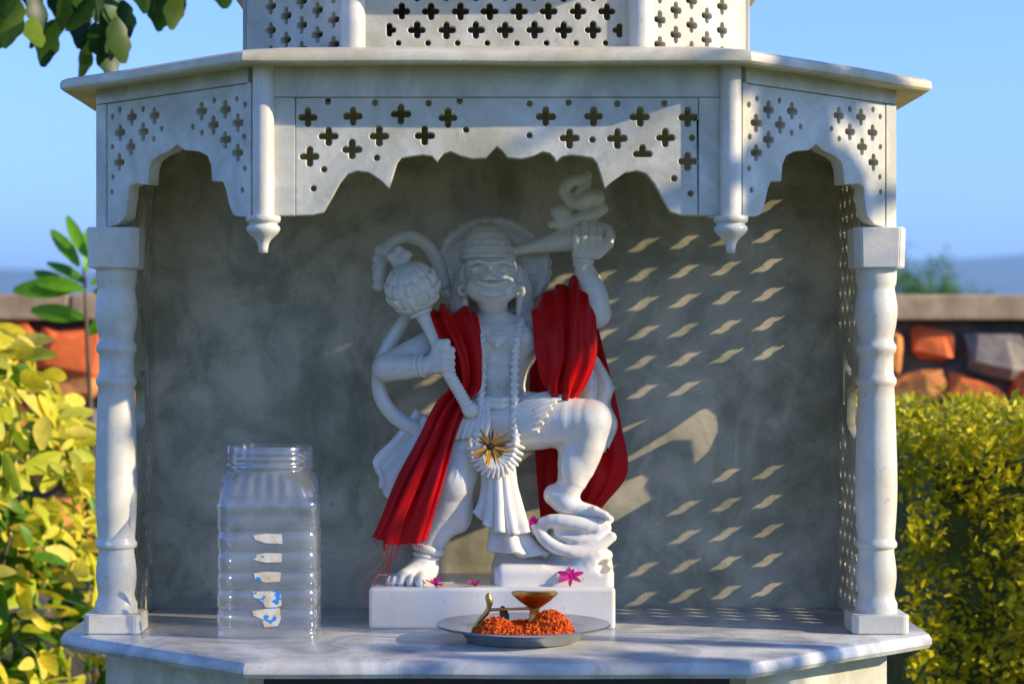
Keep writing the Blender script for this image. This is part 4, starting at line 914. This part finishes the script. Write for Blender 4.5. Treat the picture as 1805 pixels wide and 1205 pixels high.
def foliage(root, leaves, mesh, m, keep, name='leaf', stuffname='foliage'):
    """the leaves that show largest as parts, the rest as one part of kind stuff"""
    if not mesh.materials: mesh.materials.append(m)
    def size(t):
        p = Vector(t[0]); d = p.y + DCAM
        if d < 0.2: return -1
        px = CX + FPX * p.x / d; py = CY - FPX * (p.z - EYE) / d
        return -1 if (px < -40 or px > 1845 or py < -40 or py > 1245 or (175 < px < 1575 and py > 90)) else 1 / d
    leaves = sorted(leaves, key=size, reverse=True)
    for p, e, s in leaves[:keep]:
        o = bpy.data.objects.new(name, mesh); place(o, p, root); o.rotation_euler = e; o.scale = (s, s, s)
    if leaves[keep:]:
        me = bake(leaves[keep:], mesh); me.materials.append(m); o = obj(stuffname, me, m, root); tag(o, kind='stuff')
def stems(root, base, tips, r0, m, name='stem'):
    for t in tips:
        a = Vector(base); b = Vector(t); mid = a.lerp(b, 0.5) + Vector((random.uniform(-.05, .05), random.uniform(-.05, .05), 0.08)); obj(name, tube_mesh([a, mid, b], [r0, r0 * .7, r0 * .3], 6, 7), m, root)
rnd = random.Random(21)
# --- yellow-leaved bush on the left
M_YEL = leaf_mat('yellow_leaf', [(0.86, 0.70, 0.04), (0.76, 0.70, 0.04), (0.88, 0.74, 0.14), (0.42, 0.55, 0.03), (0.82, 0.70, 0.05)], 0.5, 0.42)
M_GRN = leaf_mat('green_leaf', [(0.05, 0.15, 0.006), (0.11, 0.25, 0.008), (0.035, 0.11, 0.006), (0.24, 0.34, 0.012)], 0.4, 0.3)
bc = Vector((-1.24, 1.72, 0)); bush = empty('yellow_leaved_bush', bc); tag(bush, 'tall bush with bright yellow and lime leaves in front of stone wall', 'bush')
lv_y, lv_g = [], []
def bush_r(z): return 0.54 * math.sqrt(max(0.02, 1 - ((z - 0.75) / 0.80) ** 2))
while len(lv_y) < 1500 or len(lv_g) < 2400:
    z = rnd.uniform(0.12, 1.50); a = rnd.uniform(0, 6.283); R0 = bush_r(z) * (0.85 + 0.3 * noise.noise(Vector((math.cos(a) * 2, math.sin(a) * 2, z * 3))))
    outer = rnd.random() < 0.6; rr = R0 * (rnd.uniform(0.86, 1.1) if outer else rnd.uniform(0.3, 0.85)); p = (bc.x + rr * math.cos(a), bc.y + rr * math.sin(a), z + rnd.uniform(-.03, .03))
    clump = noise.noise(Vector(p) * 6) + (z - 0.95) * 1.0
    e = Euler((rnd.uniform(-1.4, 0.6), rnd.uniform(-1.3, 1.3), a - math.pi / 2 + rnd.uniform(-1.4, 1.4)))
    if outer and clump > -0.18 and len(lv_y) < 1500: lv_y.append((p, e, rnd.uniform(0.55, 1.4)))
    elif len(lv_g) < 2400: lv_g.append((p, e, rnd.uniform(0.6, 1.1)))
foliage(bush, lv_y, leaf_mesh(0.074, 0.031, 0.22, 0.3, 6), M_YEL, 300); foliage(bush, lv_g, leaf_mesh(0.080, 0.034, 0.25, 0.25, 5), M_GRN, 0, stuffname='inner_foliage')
stems(bush, (bc.x, bc.y, 0), [(bc.x + rnd.uniform(-.3, .3), bc.y + rnd.uniform(-.3, .3), rnd.uniform(.8, 1.35)) for _ in range(7)], 0.008, M_BARK)
# --- broad-leaved green plant standing above the wall
M_BRIGHT = leaf_mat('bright_green_leaf', [(0.10, 0.33, 0.015), (0.19, 0.45, 0.02), (0.08, 0.26, 0.02)], 0.35, 0.4)
pb = P(150, 530, 2.45); pb.z = 0; plant = empty('broad_leaved_plant', pb); tag(plant, 'broad-leaved bright green plant rising just above the wall coping', 'plant')
top = P(148, 470, 2.45); obj('stem', tube_mesh([pb, pb.lerp(top, .5) + Vector((.03, 0, 0)), top], [0.012, 0.009, 0.004], 8, 10), M_BARK, plant)
bl = leaf_mesh(0.13, 0.042, 0.18, 0.3, 7); bl.materials.append(M_BRIGHT)
for (x, y, ang, tilt, s) in ((140, 508, 90, 0.2, 1.25), (150, 512, 75, .5, 1.0), (140, 470, 35, .4, 0.9), (148, 450, 20, .3, 0.8), (150, 478, -10, .5, .75), (158, 470, -30, .4, .9), (146, 440, 28, .1, .65), (160, 500, -60, .5, 1.0), (150, 500, 55, .8, .9), (152, 455, 0, .4, .6), (128, 512, 62, .3, .9), (165, 515, -80, .3, 1.1), (150, 560, 80, .2, 1.1), (155, 590, -50, .2, 1.1)):
    o = bpy.data.objects.new('leaf', bl); place(o, P(x, y, 2.45 + rnd.uniform(-.05, .05)), plant); o.scale = (s, s, s)
    o.rotation_euler = (Matrix.Rotation(-math.radians(ang), 4, 'Y') @ Matrix.Rotation(math.radians(90) + rnd.uniform(-.3, .3), 4, 'X') @ Matrix.Rotation(tilt, 4, 'Y')).to_euler()
# --- hedge on the right
M_HEDGE = leaf_mat('hedge_leaf', [(0.48, 0.47, 0.012), (0.72, 0.60, 0.015), (0.22, 0.30, 0.01), (0.80, 0.64, 0.025), (0.40, 0.42, 0.012)], 0.45, 0.3)
M_CORE = simple('hedge_core', (0.07, 0.09, 0.012), 0.9, 0, 0.5, 25, 0.5)
hx0, hx1, hy0, hy1, hz = 0.80, 2.30, 1.20, 2.30, 1.295
hedge = empty('clipped_hedge', ((hx0 + hx1) / 2, (hy0 + hy1) / 2, 0)); tag(hedge, 'small-leaved yellow-green hedge in front of the red stone wall', 'hedge')
bm = bmesh.new(); bmesh.ops.create_grid(bm, x_segments=18, y_segments=14, size=0.5)
core = []
hl = []
def top_z(x, y): return hz + 0.055 * noise.noise(Vector((x * 3, y * 3, 0))) + 0.03 * noise.noise(Vector((x * 9, y * 9, 4)))
bm.free(); bm = bmesh.new(); bmesh.ops.create_cube(bm, size=1); bmesh.ops.subdivide_edges(bm, edges=bm.edges[:], cuts=9, use_grid_fill=True)
for v in bm.verts:
    x = hx0 + 0.09 + (v.co.x + .5) * (hx1 - hx0 - .18); y = hy0 + .09 + (v.co.y + .5) * (hy1 - hy0 - .18); z = (v.co.z + .5) * (top_z(x, y) - 0.08)
    d = Vector((x, y, z)); v.co = d + Vector((noise.noise(d * 6), noise.noise(d * 6 + Vector((9, 0, 0))), noise.noise(d * 6 + Vector((0, 9, 0))))) * 0.05 * (1 if z > 0.02 else 0)
obj('inner_growth', bm_mesh(bm), M_CORE, hedge, sm=True)
for _ in range(34000):
    if rnd.random() < 0.62:
        x = rnd.uniform(hx0, hx1); z = rnd.uniform(0.55, hz); b_ = 0.07 * noise.noise(Vector((x * 5, z * 5, 1))) + 0.06 * noise.noise(Vector((x * 13, z * 13, 1))); y = hy0 + 0.03 + b_ + abs(rnd.gauss(0, 0.045)); e = Euler((rnd.uniform(-.4, 1.5), rnd.uniform(-.8, .8), rnd.uniform(2.2, 4.1)))
    else:
        x = rnd.uniform(hx0, hx1); y = rnd.uniform(hy0, hy1); z = top_z(x, y) + rnd.gauss(0, 0.025); e = Euler((rnd.uniform(-.1, 1.4), rnd.uniform(-.8, .8), rnd.uniform(0, 6.283)))
    z = min(z, top_z(x, y) + 0.035); hl.append(((x, y, z), e, rnd.uniform(0.7, 1.4)))
foliage(hedge, hl, leaf_mesh(0.021, 0.0095, 0.2, 0.3, 4), M_HEDGE, 300)
# --- stone wall with coping
wy = 3.70; wz = P(0, 517, wy).z; wall = empty('stone_wall', (0, wy + 0.2, 0)); tag(wall, 'low rubble wall of red and grey stones with weathered concrete coping', 'wall')
M_COPE = simple('coping', (0.42, 0.29, 0.17), 0.9, 0, 0.35, 9, 0.4)
M_MORT = simple('mortar', (0.10, 0.085, 0.065), 0.95, 0, 0.5, 14, 0.6)
M_ST = [simple('red_stone', (0.80, 0.15, 0.03), 0.85, 0, 0.35, 14, 0.5), simple('orange_stone', (0.76, 0.28, 0.07), 0.85, 0, 0.35, 14, 0.5), simple('grey_stone', (0.24, 0.20, 0.16), 0.9, 0, 0.4, 16, 0.5), simple('dark_stone', (0.12, 0.10, 0.08), 0.9, 0, 0.4, 16, 0.5)]
ch = 0.082
x = -3.2
while x < 3.4:
    L = rnd.uniform(0.85, 1.15); obj('coping_stone', box_mesh((x, wy - 0.035, wz - ch), (x + L - 0.006, wy + 0.40, wz + rnd.uniform(-.006, .004)), 0.008), M_COPE, wall); x += L
obj('wall_core', box_mesh((-3.2, wy + 0.045, 0), (3.4, wy + 0.37, wz - ch - 0.002), 0.01), M_MORT, wall)
variants = []
for k in range(20):
    bm = bmesh.new(); bmesh.ops.create_cube(bm, size=1); bmesh.ops.bevel(bm, geom=bm.edges[:], offset=0.2, segments=1, affect='EDGES')
    r2 = random.Random(k)
    for v in bm.verts: v.co += Vector((r2.uniform(-.14, .14), r2.uniform(-.12, .12), r2.uniform(-.14, .14)))
    me = bm_mesh(bm); me.materials.append(M_ST[(0, 0, 1, 2, 3, 0, 1, 0, 2, 1)[k % 10]]); variants.append(me)
z = wz - ch - 0.02; row = 1
while z > 0.62:
    hgt = (0.022, 0.135, 0.10, 0.13, 0.12, 0.13, 0.13)[min(row, 6)]; x = -2.9 + rnd.uniform(0, .1)
    while x < 3.1:
        L = rnd.uniform(0.10, 0.19) if row else rnd.uniform(.07, .16); vis = variants[rnd.randrange(20)]
        if row == 0: vis = variants[rnd.choice((3, 4, 8, 13, 14, 18))]
        if row == 1 and rnd.random() < 0.6: vis = variants[rnd.choice((0, 1, 5, 7, 10, 11, 15, 17))]
        o = bpy.data.objects.new('stone', vis); h2 = hgt * rnd.uniform(.65, 1.12)
        place(o, (x + L / 2, wy + 0.06 + rnd.uniform(-.03, .03), z - hgt / 2 + rnd.uniform(-.03, .02) * (row > 0)), wall); o.scale = (L * 0.98, 0.14, h2); o.rotation_euler = (rnd.uniform(-.2, .2), rnd.uniform(-.45, .45), rnd.uniform(-.25, .25)); x += L + rnd.uniform(0.004, 0.03)
    z -= hgt + 0.006; row += 1
# --- tree whose branches hang in at the top left
M_TREE = leaf_mat('tree_leaf', [(0.014, 0.045, 0.004), (0.022, 0.065, 0.005), (0.04, 0.10, 0.006), (0.010, 0.035, 0.004), (0.16, 0.24, 0.012)], 0.4, 0.25)
def tree(name, label, base, crown_c, crown_r, nleaf, lm, m, keep, seed, test=None, trunk_r=0.09, limbs=9):
    r3 = random.Random(seed); root = empty(name, base); tag(root, label, 'tree'); base = Vector(base); cc = Vector(crown_c)
    fork = base.lerp(cc, 0.55); fork.z = max(fork.z, base.z + (cc.z - base.z) * 0.6)
    obj('trunk', tube_mesh([base, base.lerp(fork, .5) + Vector((.04, .03, 0)), fork], [trunk_r, trunk_r * .8, trunk_r * .6], 10, 12), M_BARK, root)
    tips = []
    for i in range(limbs):
        d = Vector((r3.gauss(0, 1), r3.gauss(0, 1), r3.gauss(0.2, .8))).normalized(); t = cc + Vector((d.x * crown_r[0], d.y * crown_r[1], d.z * crown_r[2])) * .8; tips.append(t)
        obj('limb', tube_mesh([fork, fork.lerp(t, .5) + Vector((0, 0, .08 * crown_r[2])), t], [trunk_r * .45, trunk_r * .25, trunk_r * .08], 7, 9), M_BARK, root)
    lv = []; guard = 0
    clumps = [cc + Vector([r3.gauss(0, .45) * crown_r[k] for k in range(3)]) for _ in range(26)] + tips
    while len(lv) < nleaf and guard < nleaf * 30:
        guard += 1; c = r3.choice(clumps); p = c + Vector([r3.gauss(0, .17) * crown_r[k] for k in range(3)])
        if test and not test(p): continue
        lv.append((tuple(p), Euler((r3.uniform(-1.6, .3), r3.uniform(-.7, .7), r3.uniform(0, 6.28))), r3.uniform(.7, 1.3)))
    foliage(root, lv, lm, m, keep, stuffname='crown'); return root
def tl_test(p):
    d = p.y + DCAM; px = CX + FPX * p.x / d; py = CY - FPX * (p.z - EYE) / d
    lim = 70 - max(0, px - 215) * 0.45 + 28 * math.sin(px * 0.045) if px < 400 else -60
    return py < lim
tree('overhanging_tree', 'dark leafy tree whose branches hang beside the shrine roof', (-2.45, 1.75, 0), (-1.45, 1.35, 2.62), (0.85, 0.55, 0.55), 1500, leaf_mesh(0.10, 0.05, 0.2, 0.2, 9, 0.92, 2.5), M_TREE, 170, 3, tl_test, 0.10, 14)
lv = []                                                            # a drooping branch over the corner of the roof
tr = bpy.data.objects['overhanging_tree']
br = [P(-120, -130, 1.3), P(40, -60, 1.25), P(180, -20, 1.2), P(330, -40, 1.2)]
obj('limb', tube_mesh([tuple(b) for b in br], [0.02, 0.014, 0.009, 0.004], 7, 16), M_BARK, tr)
lm2 = leaf_mesh(0.085, 0.045, 0.25, 0.2, 9, 0.92, 2.5); lm2.materials.append(M_TREE)
for x, y in [(10, 10), (30, 35), (60, 15), (75, 50), (95, 75), (60, 70), (110, 25), (140, 15), (150, 55), (160, 30), (165, 80), (185, 95), (190, 50), (200, 20), (205, 70), (215, 40), (120, -5), (235, -10), (275, -5), (300, 8), (265, 10), (320, 0), (85, 0), (25, -20), (5, 60), (0, 30), (40, -5), (180, -10), (315, 20), (390, -8), (130, 40), (150, 100)]:
    o = bpy.data.objects.new('leaf', lm2); place(o, P(x, y - 40, 1.2 + rnd.uniform(-.06, .12)), tr); s = rnd.uniform(.75, 1.15); o.scale = (s, s, s); o.rotation_euler = (-math.pi / 2 + rnd.uniform(-.5, .5), rnd.uniform(-.4, .4), rnd.uniform(-.9, .9))
# --- tall shrub standing out of view on the right, shading the foot of the shrine
tree('garden_shrub', 'tall leafy shrub standing to the right in front of the shrine', (3.0, -1.16, 0), (3.0, -1.16, 1.66), (0.5, 0.27, 0.82), 2200, leaf_mesh(0.10, 0.05, 0.2, 0.2, 5), M_GRN, 0, 8, None, 0.04, 10)
tree('garden_sapling', 'slim leafy sapling standing beside the tall shrub right of the shrine', (3.0, -0.70, 0), (3.0, -0.71, 2.80), (0.24, 0.075, 0.20), 210, leaf_mesh(0.09, 0.045, 0.2, 0.2, 5), M_GRN, 0, 9, None, 0.02, 8)
# --- far trees and hills
M_FAR = leaf_mat('far_leaf', [(0.08, 0.20, 0.03), (0.13, 0.28, 0.04), (0.06, 0.15, 0.02)], 0.6, 0.2)
def far_tree(label, px, Y, r, h, n, seed): 
    b = P(px, 500, Y); tree('distant_tree', label, (b.x, Y, 0), (b.x, Y, h * 0.66), (r, r, h * 0.33), n, leaf_mesh(0.16 * h / 4, 0.09 * h / 4, .1, .2, 3), M_FAR, 0, seed, None, 0.03 * h, 7)
far_tree('distant round green tree showing above the wall coping', 1610, 60, 1.5, 4.2, 2600, 31)
far_tree('tiny far tree showing over the wall beside the larger round one', 1722, 150, 1.0, 6.3, 1200, 32)
mh = simple('hill_scrub', (0.10, 0.12, 0.06), 0.95, 0, 0.3, 0.01)
nx, ny = 90, 24; V = []; F = []
for i in range(nx):
    for j in range(ny):
        x = -5000 + 10000 * i / (nx - 1); y = 3000 + 1500 * j / (ny - 1); t = j / (ny - 1)
        V.append((x, y, -1 + math.sin(math.pi * min(1, t * 1.0)) * (150 + 45 * noise.noise(Vector((x * .0006, 1, 0))) + 22 * noise.noise(Vector((x * .0025, y * .002, 2))))))
for i in range(nx - 1):
    for j in range(ny - 1): F.append((i * ny + j, (i + 1) * ny + j, (i + 1) * ny + j + 1, i * ny + j + 1))
hills = obj('hills', fast_mesh('hills', V, F), mh, sm=True); tag(hills, kind='structure')
# --- haze: the air between here and the hills
hm = bpy.data.materials.new('haze'); hm.use_nodes = True; hn = hm.node_tree.nodes; hn.remove(hn['Principled BSDF'])
pv = hn.new('ShaderNodeVolumePrincipled'); pv.inputs['Color'].default_value = (0.36, 0.66, 1.0, 1); pv.inputs['Density'].default_value = 0.0003; pv.inputs['Anisotropy'].default_value = 0.2
hm.node_tree.links.new(pv.outputs[0], hn['Material Output'].inputs['Volume'])
hz_ = obj('haze', box_mesh((-6200, -3200, -2), (6200, 9200, 260), 0), hm); tag(hz_, kind='stuff'); tag(hz_, 'pale blue haze filling the air towards the hills', 'haze')
